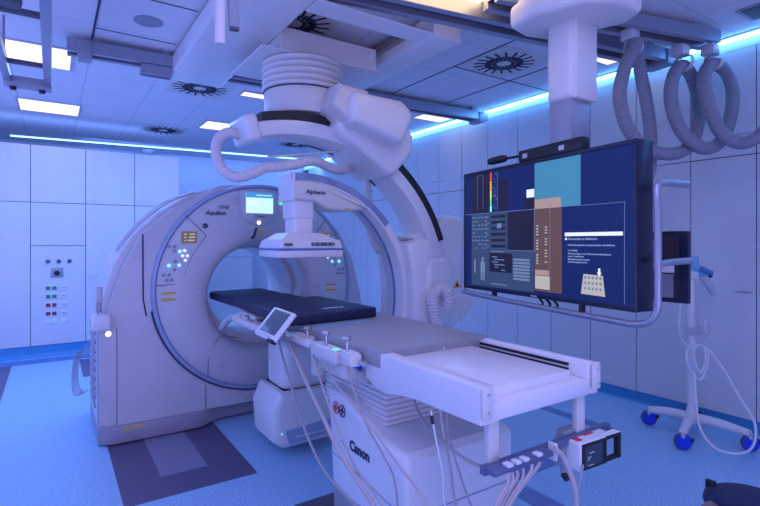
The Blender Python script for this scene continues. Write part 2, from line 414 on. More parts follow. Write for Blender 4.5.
rail((.62, 4.56), (.86, 4.555), .1, 2.90, 2.985, 'short rail stub fixed under the far rail beside the ceiling beam')

# twin rails hanging at top left
t = thing('ceiling_track', 'pair of blue-grey ceiling rails joined by an end plate, top left', 'rail', (-.16, 4.0, 2.75))
zz = 2.75
for x0, x1 in ((-.055, .0), (-.315, -.265)):
    obj('rail_bar', G().box(x0, x1, 1.4, 4.84, zz, zz+.06, .004), ALU, t)
ep = obj('end_plate', G().box(-.315, .0, 4.80, 4.90, zz-.03, zz+.05, .006), MGREY, t)
for x in (-.255, -.065): obj('knob', G().lathe([(.018, zz-.055), (.024, zz-.045), (.024, zz-.03)], (x, 4.85, 0), 'z', 16), BLACK, ep)
for y in (1.9, 4.46):
    for x in (-.29, -.028): obj('hanger_rod', G().cyl((x, y, zz+.06), (x, y, CZ), .010, 10), ALU, t)
obj('cross_bar', G().box(-.315, 0, 4.40, 4.44, zz+.03, zz+.06, .003), DGREY, t)
obj('cross_bar', G().box(-.315, 0, 3.40, 3.44, zz+.02, zz+.05, .003), DGREY, t)
obj('bracket', G().prism([(-.33, zz+.01), (-.20, zz-.02), (-.14, zz-.02), (-.13, zz+.02), (-.22, zz+.04), (-.33, zz+.05)], 'y', 3.16, 3.26), DGREY, t)

# white tube hanging near the middle top
t = thing('hanging_tube', 'white cylindrical tube hanging from ceiling, top centre left', 'tube', (.56, 2.0, 2.3))
obj('lower_tube', G().cyl((.56, 2.0, 2.287), (.56, 2.0, 2.62), .021, 24, bev=.003), WHITE2, t)
obj('upper_collar', G().cyl((.56, 2.0, 2.50), (.56, 2.0, 2.95), .028, 24, bev=.003), WHITE2, t)
obj('ceiling_stem', G().cyl((.56, 2.0, 2.94), (.56, 2.0, CZ), .018, 16), LGREY, t)
t = thing('hanging_rod', 'flat grey bar hanging right beside the white tube', 'rod', (.66, 2.14, 2.4))
M = Matrix.Translation((.655, 2.12, 2.42)) @ Matrix.Rotation(-.05, 4, 'Y')
obj('bar', G().box(-.022, .022, -.015, .015, 0, .71, .003, M=M), MGREY, t); obj('end_cap', G().box(-.018, .018, -.013, .013, -.012, .0, M=M), DGREY, t)

# ================================================================ CEILING BRIDGE + C-ARM
t = thing('ceiling_bridge', 'large white rectangular ceiling beam with an open slot for the C-arm carriage', 'ceiling beam', (1.7, 3.7, 2.95))
obj('left_beam', G().box(.86, 1.335, 2.68, 4.75, 2.95, 3.10, .02, 3), WHITE, t)
obj('right_beam', G().box(2.235, 2.50, 2.68, 4.75, 2.95, 3.10, .006, 2), WHITE, t)
obj('cross_panel', G().box(1.335, 2.235, 2.68, 2.86, 2.951, 2.966, .003, 1), WHITE, t)
obj('inner_rail', G().box(2.19, 2.232, 2.86, 4.75, 3.02, 3.07, .003), BRONZE, t)
for i, y in enumerate((3.05, 3.35, 3.65)): obj('bolt', G().lathe([(.006, -.01), (.012, -.006), (.012, 0)], (2.19, y, 3.045), 'x', 10), DGREY, t)

CX, CY, CC = 1.50, 3.35, 1.05
t = thing('c_arm', 'white ceiling-hung C-arm X-ray unit arching over the patient table', 'X-ray machine', (1.6, 3.5, 2.85))
car = obj('carriage', G().box(1.335, 2.14, 3.27, 3.97, 2.852, 3.015, .004, 1), WHITE2, t)
obj('carriage_plate', G().box(1.20, 2.16, 3.26, 3.97, 2.840, 2.851, .002, 1), WHITE, t)
obj('buffer', G().lathe([(.012, -.022), (.028, -.018), (.030, 0)], (2.085, 3.27, 2.945), 'y', 20), WHITE, car)
pr = []
z = 2.838
for k in range(5):
    pr += [(.280, z), (.300, z-.007), (.307, z-.018), (.304, z-.032), (.286, z-.043)]; z -= .046
obj('ribbed_column', G().lathe(pr, (1.60, 3.47, 0), 'z', 64), WHITE2, t)
pr = [(.15, 2.615), (.285, 2.612), (.292, 2.600), (.290, 2.47), (.275, 2.43), (.2, 2.42)]
g = G().lathe(pr, (1.60, 3.47, 0), 'z', 64)
g.box(1.62, 2.20, 3.22, 3.62, 2.44, 2.605, .05, 4)
obj('swivel_collar', g, WHITE2, t)
obj('column_seam', G().lathe([(.288, 2.606), (.296, 2.606), (.296, 2.614), (.288, 2.614)], (1.60, 3.47, 0), 'z', 64, close=True), SEAM, t)

def sector(prof, a0, a1, n=64, c=(CX, CC)):
    """prof: closed polygon (radius, y); swept about the y axis through (CX, CC); angles in degrees, 0 = +X, 90 = up"""
    return G().lathe(prof, (c[0], 0, c[1]), 'y', n, math.radians(a0), math.radians(a1), close=True)
def rprof(r0, r1, y0, y1, b):
    return [(r0+b, y0), (r1-b, y0), (r1-b*.3, y0+b*.3), (r1, y0+b), (r1, y1-b), (r1-b*.3, y1-b*.3), (r1-b, y1), (r0+b, y1), (r0+b*.3, y1-b*.3), (r0, y1-b), (r0, y0+b), (r0+b*.3, y0+b*.3)]
obj('outer_arc', sector(rprof(1.195, 1.300, 3.19, 3.50, .016), 10, 108, 96), WHITE, t)
obj('belt', sector([(1.295, 3.20), (1.36, 3.20), (1.36, 3.48), (1.295, 3.48)], 20, 104, 96), BLACK, t)['label'] = 'black belt on outer arc'
obj('inner_edge_line', sector([(1.190, 3.47), (1.196, 3.47), (1.196, 3.49), (1.190, 3.49)], 50, 84, 40), INK, t)
# left end of the outer arc
M = Matrix.Translation((CX, 0, CC)) @ Matrix.Rotation(-math.radians(108), 4, 'Y')
obj('arc_end_cap', G().box(1.18, 1.36, 3.17, 3.51, -.05, .05, .03, 3, M=M), WHITE, t)
# drive head hanging in front of the outer arc
Mh = Matrix.Translation((2.00, 3.02, 2.40)) @ Matrix.Rotation(math.radians(4), 4, 'Y')
g = G().prism([(-.26, .13), (.14, .15), (.23, .10), (.25, .02), (.22, -.06), (.17, -.17), (.11, -.18), (-.12, -.12), (-.26, -.09), (-.29, -.02), (-.29, .08)], 'y', -.10, .28, .06, 6, M=Mh, bevcap=True)
obj('drive_head', g, WHITE, t)
g = G().prism([(1.72, 2.40), (2.30, 2.46), (2.38, 2.32), (2.36, 2.18), (2.20, 2.01), (2.14, 2.00), (2.00, 2.10), (1.84, 2.20), (1.72, 2.26), (1.67, 2.32)], 'y', 3.08, 3.60, .05, 4, bevcap=True)
obj('arc_saddle', g, WHITE, t)
g = G().prism([(1.60, 2.44), (1.78, 2.30), (1.86, 2.36), (1.90, 2.58), (1.66, 2.60)], 'y', 2.98, 3.56, .04, 3, bevcap=True)
obj('head_neck', g, WHITE2, t)
# lower right holder
g = G().prism([(2.44, 1.54), (2.60, 1.58), (2.736, 1.629), (2.826, 1.715), (2.92, 1.73), (3.158, 1.69), (3.23, .963), (3.085, .812), (2.918, .722), (2.78, .735), (2.60, .90), (2.52, 1.2)], 'y', 3.25, 3.62, .045, 4, bevcap=True)
hd = obj('holder', g, WHITE, t)
g = G().prism([(2.50, .78), (2.50, 1.28), (2.56, 1.36), (2.70, 1.37), (2.79, 1.30), (2.80, .95), (2.74, .80)], 'y', 3.08, 3.3, .05, 4, bevcap=True)
obj('motor_cover', g, WHITE, t)
def tri(c, r, y, nm, m, par):
    g = G().prism([(c[0]-r, c[1]-r*.55), (c[0]+r, c[1]-r*.55), (c[0], c[1]+r)], 'y', y-.003, y); return obj(nm, g, m, par)
w_ = tri((2.975, 1.115), .045, 3.248, 'warning_sticker', YELLOW, hd); w_['label'] = 'yellow triangular warning sticker'
obj('warning_mark', G().box(2.962, 2.988, 3.242, 3.2448, 1.098, 1.128), INK, w_)
# inner C arc
IC = (1.50, 1.05)
obj('inner_arc', G().lathe(rprof(.862, .930, 3.20, 3.46, .012), (1.50, 0, 1.05), 'y', 128, math.radians(-94), math.radians(94), close=True), WHITE, t)
obj('arc_track', sector([(.854, 3.32), (.864, 3.32), (.864, 3.335), (.854, 3.335)], -60, 80, 96, IC), BLUETRIM, t)
obj('arc_track_band', sector([(.857, 3.345), (.864, 3.345), (.864, 3.44), (.857, 3.44)], -60, 84, 96, IC), LGREY, t)
obj('glass_channel', sector([(.925, 3.23), (.938, 3.23), (.938, 3.43), (.925, 3.43)], 30, 96, 64, IC), GLASSL, t)
obj('glass_channel_side', sector([(.880, 3.192), (.926, 3.192), (.926, 3.203), (.880, 3.203)], 40, 97, 64, IC), GLASSL, t)
g = G().prism([(2.33, 1.47), (2.50, 1.53), (2.58, 1.50), (2.66, 1.20), (2.66, .70), (2.36, .66), (2.39, 1.0), (2.375, 1.25)], 'y', 3.10, 3.60, .035, 3, bevcap=True)
bl = obj('arc_carriage', g, WHITE, t)
obj('arc_carriage_cap', G().box(2.40, 2.48, 3.22, 3.32, 1.515, 1.53, .006), LGREY, t)
# detector side
arm = G().prism([(1.40, 1.93), (1.56, 1.925), (1.75, 1.885), (1.90, 1.815), (1.985, 1.765), (1.975, 1.735), (1.80, 1.72), (1.66, 1.735), (1.56, 1.785), (1.40, 1.79)], 'y', 3.185, 3.44, .025, 3, bevcap=True)
dar = obj('detector_arm', arm, WHITE2, t)
text('lettering', 'Alphenix', .043, (1.49, 3.183, 1.835), (1, 0, 0), (0, 0, 1), INK, dar, bold=.0012, shear=.1)
obj('arm_end_plate', G().box(1.392, 1.412, 3.185, 3.45, 1.785, 1.985, .006, 3), WHITE, t)
g = G().box(1.41, 1.575, 3.22, 3.42, 1.655, 1.80, .02, 3).box(1.425, 1.57, 3.225, 3.415, 1.54, 1.67, .02, 3)
obj('detector_neck', g, WHITE, t)
def frust(x0, x1, y0, y1, z0, X0, X1, Y0, Y1, z1, bev=0):
    g = G(); b = g.bm
    A = [b.verts.new(p) for p in ((x0, y0, z0), (x1, y0, z0), (x1, y1, z0), (x0, y1, z0))]; B = [b.verts.new(p) for p in ((X0, Y0, z1), (X1, Y0, z1), (X1, Y1, z1), (X0, Y1, z1))]
    fs = [b.faces.new(A[::-1]), b.faces.new(B)]+[b.faces.new((A[i], A[(i+1) % 4], B[(i+1) % 4], B[i])) for i in range(4)]
    bmesh.ops.recalc_face_normals(b, faces=fs)
    if bev: bmesh.ops.bevel(b, geom=b.edges[:], offset=bev, segments=2, affect='EDGES')
    return g
obj('detector_hood', frust(1.29, 1.72, 3.13, 3.50, 1.505, 1.37, 1.62, 3.19, 3.44, 1.56, .008), WHITE, t)
dh = obj('flat_detector', frust(1.265, 1.75, 3.11, 3.52, 1.445, 1.285, 1.735, 3.125, 3.505, 1.51, .008), WHITE, t)
obj('blue_band', G().box(1.263, 1.752, 3.107, 3.523, 1.437, 1.449, .002, 1), BLUETRIM, t)
obj('front_bumper', G().box(1.265, 1.75, 3.11, 3.52, 1.385, 1.438, .010), WHITE, t)
obj('control_strip', G().box(1.50, 1.68, 3.104, 3.125, 1.468, 1.490, .006), DGREY, t); obj('control_strip', G().box(1.30, 1.36, 3.104, 3.125, 1.468, 1.486, .006), DGREY, t)
for x in (1.52, 1.56, 1.62, 1.66): obj('button', G().lathe([(.005, -.003), (.006, 0)], (x, 3.104, 1.479), 'y', 10), LGREY, t)
obj('warning_sticker', G().box(1.80, 1.85, 3.182, 3.186, 1.735, 1.745), YELLOW, t)
# tube head
g = G().box(1.34, 1.72, 3.22, 3.58, .42, .79, .08, 5)
obj('tube_housing', g, WHITE, t)
g = G().prism([(1.30, .46), (1.74, .46), (1.79, .40), (1.80, .16), (1.74, .075), (1.32, .07), (1.26, .12), (1.245, .34)], 'y', 3.17, 3.62, .05, 4, bevcap=True)
th = obj('tube_base', g, WHITE, t)
obj('seam', G().box(1.335, 1.725, 3.214, 3.585, .450, .460, .003, 1), SEAM, t)
obj('blue_slot', G().prism([(1.33, .20), (1.775, .225), (1.77, .13), (1.36, .10)], 'y', 3.162, 3.18, .004, 1), RINGB, t)
obj('slot_ledge', G().box(1.40, 1.76, 3.155, 3.166, .145, .153, .003, 1), WHITE, t)
obj('status_light', G().lathe([(.004, -.003), (.006, 0)], (1.305, 3.168, .185), 'y', 10), E_GLED, t)

# hoses and strut on the C-arm
hc = [(1.17, 3.425, 2.217), (1.095, 3.379, 2.23), (1.008, 3.365, 2.238), (.947, 3.381, 2.2), (.922, 3.386, 2.118), (.938, 3.375, 2.027), (.988, 3.342, 1.953), (1.058, 3.308, 1.934), (1.143, 3.275, 1.964), (1.223, 3.27, 2.004), (1.322, 3.264, 2.02), (1.436, 3.255, 2.045), (1.596, 3.27, 2.085), (1.751, 3.339, 2.063), (1.859, 3.387, 2.055), (2.012, 3.50, 2.092), (2.184, 3.60, 2.156), (2.313, 3.68, 2.109), (2.317, 3.683, 1.783), (2.323, 3.64, 1.571), (2.36, 3.56, 1.406)]
t2 = obj('corrugated_hose', G().tube(hc, .034, 12, 8, rib=(.020, .11)), HOSEW)
tag(t2, 'white corrugated hose looping from the left end of the C-arm arc', 'hose')
t2 = obj('corrugated_hose', G().tube([(2.561, 3.017, 0.76), (2.541, 3.03, 0.888), (2.527, 3.039, 1.007), (2.541, 3.03, 1.087), (2.58, 3.004, 1.123), (2.62, 2.977, 1.095), (2.634, 2.968, 1.031), (2.627, 2.973, 0.967)], .043, 14, 8, rib=(.026, .14)), HOSEW)
tag(t2, 'short thick white corrugated hose bending below the C-arm holder', 'hose')
t2 = obj('support_strut', G().cyl((1.23, 3.24, 2.075), (1.95, 3.37, 2.215), .008, 10), WHITE2); tag(t2, 'thin white strut above the looping C-arm hose', 'strut')

# ================================================================ CT SCANNER
GX, GZ, GY = 1.50, 1.115, 4.10
t = thing('ct_scanner', 'big white CT scanner with round bore behind the table', 'CT scanner', (1.5, 4.5, 0))
def circ(r, a0, a1, n): return [(GX+r*math.cos(math.radians(a0+(a1-a0)*i/n)), GZ+r*math.sin(math.radians(a0+(a1-a0)*i/n))) for i in range(n+1)]
def ringplate(outer, r, y0, y1, n=72, bev=.0):
    """plate between an outer polygon and a round hole"""
    g = G(); b = g.bm; N = n
    # sample outer boundary by angle
    def hit(a):
        d = Vector((math.cos(a), math.sin(a))); best = None
        for i in range(len(outer)):
            p, q = Vector(outer[i])-Vector((GX, GZ)), Vector(outer[(i+1) % len(outer)])-Vector((GX, GZ)); e = q-p
            den = d.x*e.y-d.y*e.x
            if abs(den) < 1e-9: continue
            tt = (p.x*e.y-p.y*e.x)/den; s_ = (p.x*d.y-p.y*d.x)/den
            if tt > 0 and -1e-6 <= s_ <= 1+1e-6 and (best is None or tt > best): best = tt
        return best
    angs = sorted({round(2*PI*i/N, 5) for i in range(N)} | {round(math.atan2(p[1]-GZ, p[0]-GX) % (2*PI), 5) for p in outer})
    rows = []
    for y in (y0, y1):
        o_ = []; h_ = []
        for a in angs:
            R = hit(a); o_.append(b.verts.new((GX+R*math.cos(a), y, GZ+R*math.sin(a)))); h_.append(b.verts.new((GX+r*math.cos(a), y, GZ+r*math.sin(a))))
        rows.append((o_, h_))
    (o0, h0), (o1, h1) = rows; K = len(angs)
    for i in range(K):
        j = (i+1) % K
        b.faces.new((o0[i], o0[j], h0[j], h0[i])); b.faces.new((o1[j], o1[i], h1[i], h1[j]))
        b.faces.new((o0[j], o0[i], o1[i], o1[j])); b.faces.new((h0[i], h0[j], h1[j], h1[i]))
    bmesh.ops.recalc_face_normals(b, faces=b.faces[:])
    return g
XL, XRt = .28, 2.60
out = [(XL, .13), (XRt, .13), (2.60, .70), (2.56, 1.0), (2.48, 1.30), (2.33, 1.58), (2.12, 1.80), (1.85, 1.955), (1.5, 2.0), (1.2, 1.97), (.92, 1.87), (.70, 1.72), (.52, 1.54), (.40, 1.34), (.32, 1.08), (XL, .80)]
obj('rear_housing', ringplate(out, .43, 4.22, 4.98), GANTRY, t)
outf = [(.33, .135), (2.50, .135), (2.51, .8), (2.49, 1.05), (2.40, 1.36), (2.24, 1.60), (1.98, 1.84), (1.5, 1.985), (1.1, 1.93), (.80, 1.76), (.575, 1.56), (.44, 1.30), (.35, 1.0), (.33, .8)]
fh = obj('front_housing', ringplate(outf, .80, 4.12, 4.225), GANTRY, t)
RR = .872
ring = [(RR-.012, 4.13), (RR, 4.105), (RR-.004, 4.085), (RR-.025, 4.075), (RR-.035, 4.09), (RR-.035, 4.13)]
obj('ring_trim', G().lathe([(r, y) for r, y in ring], (GX, 0, GZ), 'y', 128, close=True), RINGB, t)
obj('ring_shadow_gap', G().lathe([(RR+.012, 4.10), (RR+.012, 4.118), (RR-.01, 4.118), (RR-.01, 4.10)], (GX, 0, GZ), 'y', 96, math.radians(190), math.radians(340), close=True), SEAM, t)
face = [(RR-.036, 4.115), (RR-.036, 4.088), (RR-.06, 4.072), (.70, 4.058), (.58, 4.055), (.52, 4.060), (.48, 4.075), (.452, 4.105), (.438, 4.16), (.430, 4.30), (.430, 4.42), (.44, 4.42), (.46, 4.2), (.6, 4.1)]
fc = obj('front_cover', G().lathe(face, (GX, 0, GZ-.075+.0), 'y', 128, close=True), GANTRY, t)
for v in fc.data.vertices:      # the bore sits lower than the ring centre: blend the offset out towards the rim
    x, z = v.co.x+1.5-GX, v.co.z-(GZ-.075); r = math.hypot(x, z); k = max(0, min(1, (r-.50)/(RR-.08-.50)))
    v.co.z += .075*k
liner = [(.40, 4.40), (.40, 4.99), (.43, 4.99), (.43, 4.40)]
obj('bore_liner', G().lathe(liner, (GX, 0, GZ-.075), 'y', 96, close=True), GANTRY, t)
# plinth
g = G().prism([(XL, 4.13), (.36, 4.075), (.95, 4.075), (1.02, 4.085), (1.10, 4.15), (1.20, 4.20), (2.2, 4.20), (2.3, 4.1), (XRt, 4.12), (XRt, 5.0), (XL, 5.0)], 'z', .01, .135, .012, 2, bevcap=True)
pl = obj('plinth', g, GANTRYD, t)
obj('plinth_label', G().box(.44, .58, 4.073, 4.0765, .105, .12), YELLOW, pl)
# seams on the front
def line3(pts, r=.003, m=SEAM, nm='seam', par=t): return obj(nm, G().tube(pts, r, 6, spline=False), m, par)
line3([(.575, 4.119, 1.555), (.578, 4.119, 1.06), (.60, 4.119, .93)], .006)
line3([(1.04, 4.119, .137), (1.04, 4.119, .33)]); line3([(.40, 4.119, .14), (.40, 4.119, .86)])
fy = 4.060
line3([(1.045, fy+.012, .41), (1.045, fy, .55), (1.125, fy-.003, .72), (1.17, fy-.003, .73), (1.30, fy-.003, .695)], .0025)
line3([(.875, fy+.002, 1.70), (1.03, fy-.004, 1.545), (.93, fy-.002, 1.40), (.865, fy-.001, 1.25), (.855, fy-.001, 1.17), (.66, fy+.004, 1.16)], .0025)
line3([(2.10, fy, 1.70), (1.96, fy-.003, 1.52), (2.02, fy-.001, 1.30), (2.06, fy-.001, 1.20), (2.30, fy+.004, 1.20)], .0025)
obj('service_hatch', G().box(1.34, 1.60, 4.112, 4.119, .175, .235, .003, 1), GANTRY, t)
obj('side_panel', G().box(XL+.006, .40, 4.114, 4.121, .15, .86, .003, 1), GANTRY, t)
for k in range(9): obj('vent_louver', G().box(XL-.012, XL+.002, 4.35, 4.86, .22+.07*k, .245+.07*k, .004, 1), GANTRYD, t)
obj('indicator_lamp', G().lathe([(.010, -.008), (.018, -.004), (.018, 0)], (.345, 4.118, .82), 'y', 16), E_LED, t)
obj('wall_dock', G().box(.235, .36, 4.04, 4.14, .85, .97, .02, 3, M=None), WHITE, t)
obj('housing_rib', G().tube([(.42, 4.40, 1.42), (.58, 4.40, 1.63), (.80, 4.40, 1.82), (1.02, 4.40, 1.92)], .010, 8), GANTRY, t)
obj('housing_rib', G().tube([(.44, 4.60, 1.44), (.60, 4.60, 1.65), (.82, 4.60, 1.84), (1.04, 4.60, 1.93)], .010, 8), GANTRY, t)
# screen
g = G().prism([(1.30, 1.925), (1.62, 1.925), (1.62, 1.74), (1.585, 1.675), (1.50, 1.635), (1.42, 1.635), (1.335, 1.675), (1.30, 1.74)], 'y', 4.035, 4.09, .006, 2, bevcap=True)
ds = obj('display_surround', g, LGREY, t)
obj('display_screen', G().box(1.345, 1.58, 4.031, 4.036, 1.735, 1.905), E_SCR, ds)
obj('display_header', G().box(1.345, 1.58, 4.029, 4.0312, 1.865, 1.905), E_SCRT, ds)
obj('display_header_line', G().box(1.43, 1.565, 4.0275, 4.0292, 1.882, 1.889), E_SCR, ds)
obj('display_text_block', G().box(1.365, 1.46, 4.029, 4.0312, 1.815, 1.835).box(1.365, 1.42, 4.029, 4.0312, 1.80, 1.808), E_WHITE, ds)
text('maker_lettering', 'Canon', .035, (1.415, 4.0335, 1.700), (1, 0, 0), (0, 0, 1), INK, ds)
obj('status_lamp', G().lathe([(.008, -.006), (.014, -.002), (.014, 0)], (1.455, 4.034, 1.655), 'y', 14), E_LED, ds)
obj('round_key', G().lathe([(.014, -.004), (.018, 0)], (1.265, 4.058, 1.86), 'y', 14), LGREY, t); obj('round_key', G().lathe([(.014, -.004), (.018, 0)], (1.265, 4.058, 1.81), 'y', 14), LGREY, t)
obj('status_lamp', G().lathe([(.008, -.01), (.016, -.004), (.016, 0)], (1.66, 4.056, 1.83), 'y', 14), E_GLED, t)
text('lettering', 'ONE', .042, (1.12, 4.055, 1.763), (1, 0, 0), (0, 0, 1), INK, t, shear=.3)
text('lettering', 'Aquilion', .048, (1.02, 4.055, 1.713), (1, 0, 0), (0, 0, 1), INK, t, shear=.3, bold=.001)
text('crest', 'J', .09, (1.41, 4.053, 1.545), (1, 0, 0), (0, 0, 1), INK, t, shear=.3, bold=.006)
obj('crest_bars', G().box(1.455, 1.50, 4.050, 4.053, 1.575, 1.590).box(1.455, 1.485, 4.050, 4.053, 1.545, 1.565), YELLOW, t)
obj('camera_eye', G().lathe([(.012, -.006), (.022, 0)], (1.02, 4.055, 1.622), 'y', 16), DGREY, t)
def control(xc, mirror=1):
    X_ = lambda x: xc+mirror*(x-.89)
    d = obj('dose_display', G().box(X_(.84), X_(.955), 4.048, 4.058, 1.485, 1.575), E_AMB, t)
    for (x, z, w) in ((.86, 1.555, .02), (.90, 1.556, .04), (.86, 1.53, .015), (.895, 1.532, .045), (.86, 1.505, .012), (.885, 1.507, .05)):
        obj('display_digits', G().box(X_(x), X_(x+w), 4.046, 4.048, z-.006, z+.004), E_CREAM, d)
    for x, z, m in ((.75, 1.46, 0), (.79, 1.46, 0), (.79, 1.425, 0), (.83, 1.42, 2), (.865, 1.425, 1), (.85, 1.385, 1), (.885, 1.385, 1), (.87, 1.35, 1), (.75, 1.312, 2), (.795, 1.345, 0), (.825, 1.312, 2), (.79, 1.28, 0), (.71, 1.24, 0), (.75, 1.24, 0), (.735, 1.20, 0), (.77, 1.20, 0)):
        obj('panel_button', G().lathe([(.008, -.008), (.0125, -.005), (.0125, 0)], (X_(x), 4.062, z), 'y', 12), (MGREY, E_LED if 0 else E_WHITE, E_CYN)[m], t)
control(.89)
control(2.10, -1)
for z in (1.10, 1.05):
    obj('warning_sticker', G().box(.70, .80, 4.055, 4.062, z-.009, z+.009), YELLOW, t); obj('warning_sticker', G().box(2.10, 2.20, 4.055, 4.062, z-.009, z+.009), YELLOW, t)
obj('recess_key', G().box(.955, 1.0, 4.05, 4.06, 1.07, 1.12, .006), LGREY, t); obj('recess_key', G().box(1.99, 2.03, 4.05, 4.062, 1.07, 1.12, .006), LGREY, t)
obj('round_lock', G().lathe([(.010, -.004), (.024, 0)], (1.15, 4.058, .50), 'y', 20), LGREY, t)
tg = thing('handset', 'small grey corded handset hanging on the left of the CT scanner', 'handset', (.27, 4.08, 1.0))
obj('grip', G().box(.262, .305, 4.06, 4.10, 1.05, 1.17, .01, 3), LGREY, tg); obj('holder_clip', G().box(.265, .30, 4.065, 4.10, .985, 1.05, .006), MGREY, tg)
obj('cord', G().tube([(.283, 4.08, 1.0), (.27, 4.05, .95), (.25, 4.05, .92), (.27, 4.06, .97)], .004, 6), CABG, tg)
tc_ = thing('cable_bundle', 'loose dark cables hanging behind the left foot of the CT scanner', 'cables', (.2, 5.1, .1))
for k in range(5):
    dx = .010*k
    obj('cable', G().tube([(.279, 5.0+.02*k, .62-.03*k), (.225-dx, 5.08, .52), (.19-dx, 5.1, .36), (.20-dx, 5.08, .22-.015*k), (.24, 5.05, .17), (.262, 5.04, .20)], .0038, 6), CABG, tc_)

# ================================================================ PATIENT TABLE
TX0, TX1 = 1.164, 1.816
t = thing('patient_table', 'long grey and white patient table on a white pedestal', 'table', (1.5, 2.0, 0))
obj('tabletop_slab', G().box(TX0, TX1, 1.75, 3.15, .955, 1.028, .006, 2).box(1.24, 1.72, 3.1, 4.42, .985, 1.012, .006, 2), GREY, t)
obj('slab_marker', G().lathe([(.004, -.002), (.008, 0)], (1.52, 1.751, 1.000), 'y', 12), LABELM, t)
side = [(1.16, 1.018), (1.75, 1.018), (1.75, .957), (1.86, .957), (1.865, .895), (1.80, .870), (1.70, .860), (1.60, .880), (1.50, .890), (1.16, .895)]
obj('side_rail', G().prism([(y, z) for y, z in side], 'x', TX0, TX0+.07, .004, 2, bevcap=True), WHITE, t)
obj('side_rail', G().box(TX1-.035, TX1, 1.16, 1.90, .895, 1.018, .004), WHITE, t)
sr = obj('track', G().box(TX1-.060, TX1-.034, 1.165, 1.90, .955, 1.012, .002, 1), WHITE, t)
obj('track_slot', G().box(TX1-.0635, TX1-.060, 1.25, 1.90, .992, 1.004).box(TX1-.0635, TX1-.060, 1.25, 1.90, .972, .984), BLACK, sr)
obj('end_beam', G().box(TX0+.005, TX1-.005, 1.165, 1.24, .895, .955, .004), WHITE, t)
obj('tray', G().box(TX0+.075, TX1-.065, 1.20, 1.80, .93, .958, .004).box(TX0+.115, TX1-.115, 1.205, 1.80, .955, .992, .004, 2), WHITE, t)
for x0 in (TX0, TX1-.045):
    bk = obj('corner_bracket', G().box(x0, x0+.045, 1.145, 1.163, .915, 1.022, .008, 2), WHITE2, t)
    for z in (.94, 1.0): obj('screw', G().lathe([(.004, -.003), (.006, 0)], (x0+.022, 1.145, z), 'y', 10), STEEL, bk)
# under frame
obj('under_frame', G().box(1.20, 1.78, 1.86, 2.9, .90, .955, .01).box(1.18, 1.24, 1.95, 2.35, .84, .90, .008), LGREY, t)
obj('junction_box', G().box(1.12, 1.19, 1.97, 2.25, .86, .94, .008).box(1.13, 1.18, 2.30, 2.36, .80, .93, .008), WHITE2, t)
obj('blue_connector', G().cyl((1.175, 1.93, .925), (1.175, 2.0, .915), .012, 12), BLUEC, t)
# bellows
g = G(); z = .885; k = 0
while z > .64:
    e = .0 if k % 2 == 0 else .010
    g.box(1.26-e+.01, 1.76+e-.01, 1.86-e, 2.44, z-.0125, z, .003, 1); z -= .0125; k += 1
obj('bellows', g, WHITE, t)
# pedestal
g = G().prism([(1.60, .24), (1.60, .60), (1.63, .625), (1.80, .635), (2.12, .745), (2.29, .745), (2.235, .24)], 'x', 1.19, 1.83, .035, 4, bevcap=True)
pd = obj('pedestal', g, WHITE, t)
obj('pedestal_foot', G().box(1.23, 1.79, 1.66, 2.30, .03, .26, .02, 3), GREY, t)
obj('foot_plate', G().box(1.12, 1.88, 1.62, 2.56, 0, .03, .008), DGREY, t)
line3([(1.187, 2.23, .43), (1.187, 2.05, .42), (1.187, 1.64, .38), (1.21, 1.598, .375), (1.80, 1.598, .375)], .003, RINGB, 'groove', pd)
text('lettering', 'Canon', .066, (1.188, 2.05, .505), (0, -1, -.0), (0, 0, 1), INK, pd, bold=.003)
for i, (y, m) in enumerate(((2.185, RED), (2.122, INK))):
    r_ = obj('symbol_ring', G().lathe([(.026, 0), (.030, 0), (.030, -.003), (.026, -.003)], (1.188, y, .665), 'x', 24, close=True), m, pd)
    obj('symbol_cross', G().box(1.184, 1.188, y-.004, y+.004, .648, .682).box(1.184, 1.188, y-.016, y+.016, .662, .668), m, r_)
# hanging legs and accessory bar
for x0 in (1.235, 1.725): obj('hanging_leg', G().box(x0, x0+.052, 1.19, 1.215, .74, .90, .004), WHITE2, t)

# mattress
def slab(poly, z0, z1, b): return G().prism(poly, 'z', z0, z1, b, 3, bevcap=False)
t3 = thing('mattress', 'dark navy mattress pad on the table reaching into the scanner bore', 'mattress', (1.4, 3.3, 1.03))
obj('head_section', slab([(1.13, 3.2), (1.10, 4.24), (1.14, 4.28), (1.56, 4.34), (1.59, 4.30), (1.58, 3.2)], 1.014, 1.075, .014), NAVY, t3)
obj('middle_section', slab([(1.105, 3.02), (1.11, 3.62), (1.58, 3.74), (1.60, 3.02)], 1.018, 1.082, .014), NAVY, t3)
ms = obj('foot_section', slab([(1.07, 2.52), (1.68, 2.56), (1.66, 3.30), (1.60, 3.34), (1.08, 3.14)], 1.030, 1.092, .014), NAVY, t3)
random.seed(2)
text('worn_print', 'wmww', .05, (1.36, 2.66, 1.0935), (1, 0, 0), (0, 1, 0), LABELM, ms, bold=.002)
t3 = obj('paper_strip', G().box(1.20, 1.56, 2.44, 2.49, 1.0285, 1.030), SKYB); tag(t3, 'thin pale blue strip lying on the grey tabletop before the mattress', 'strip')

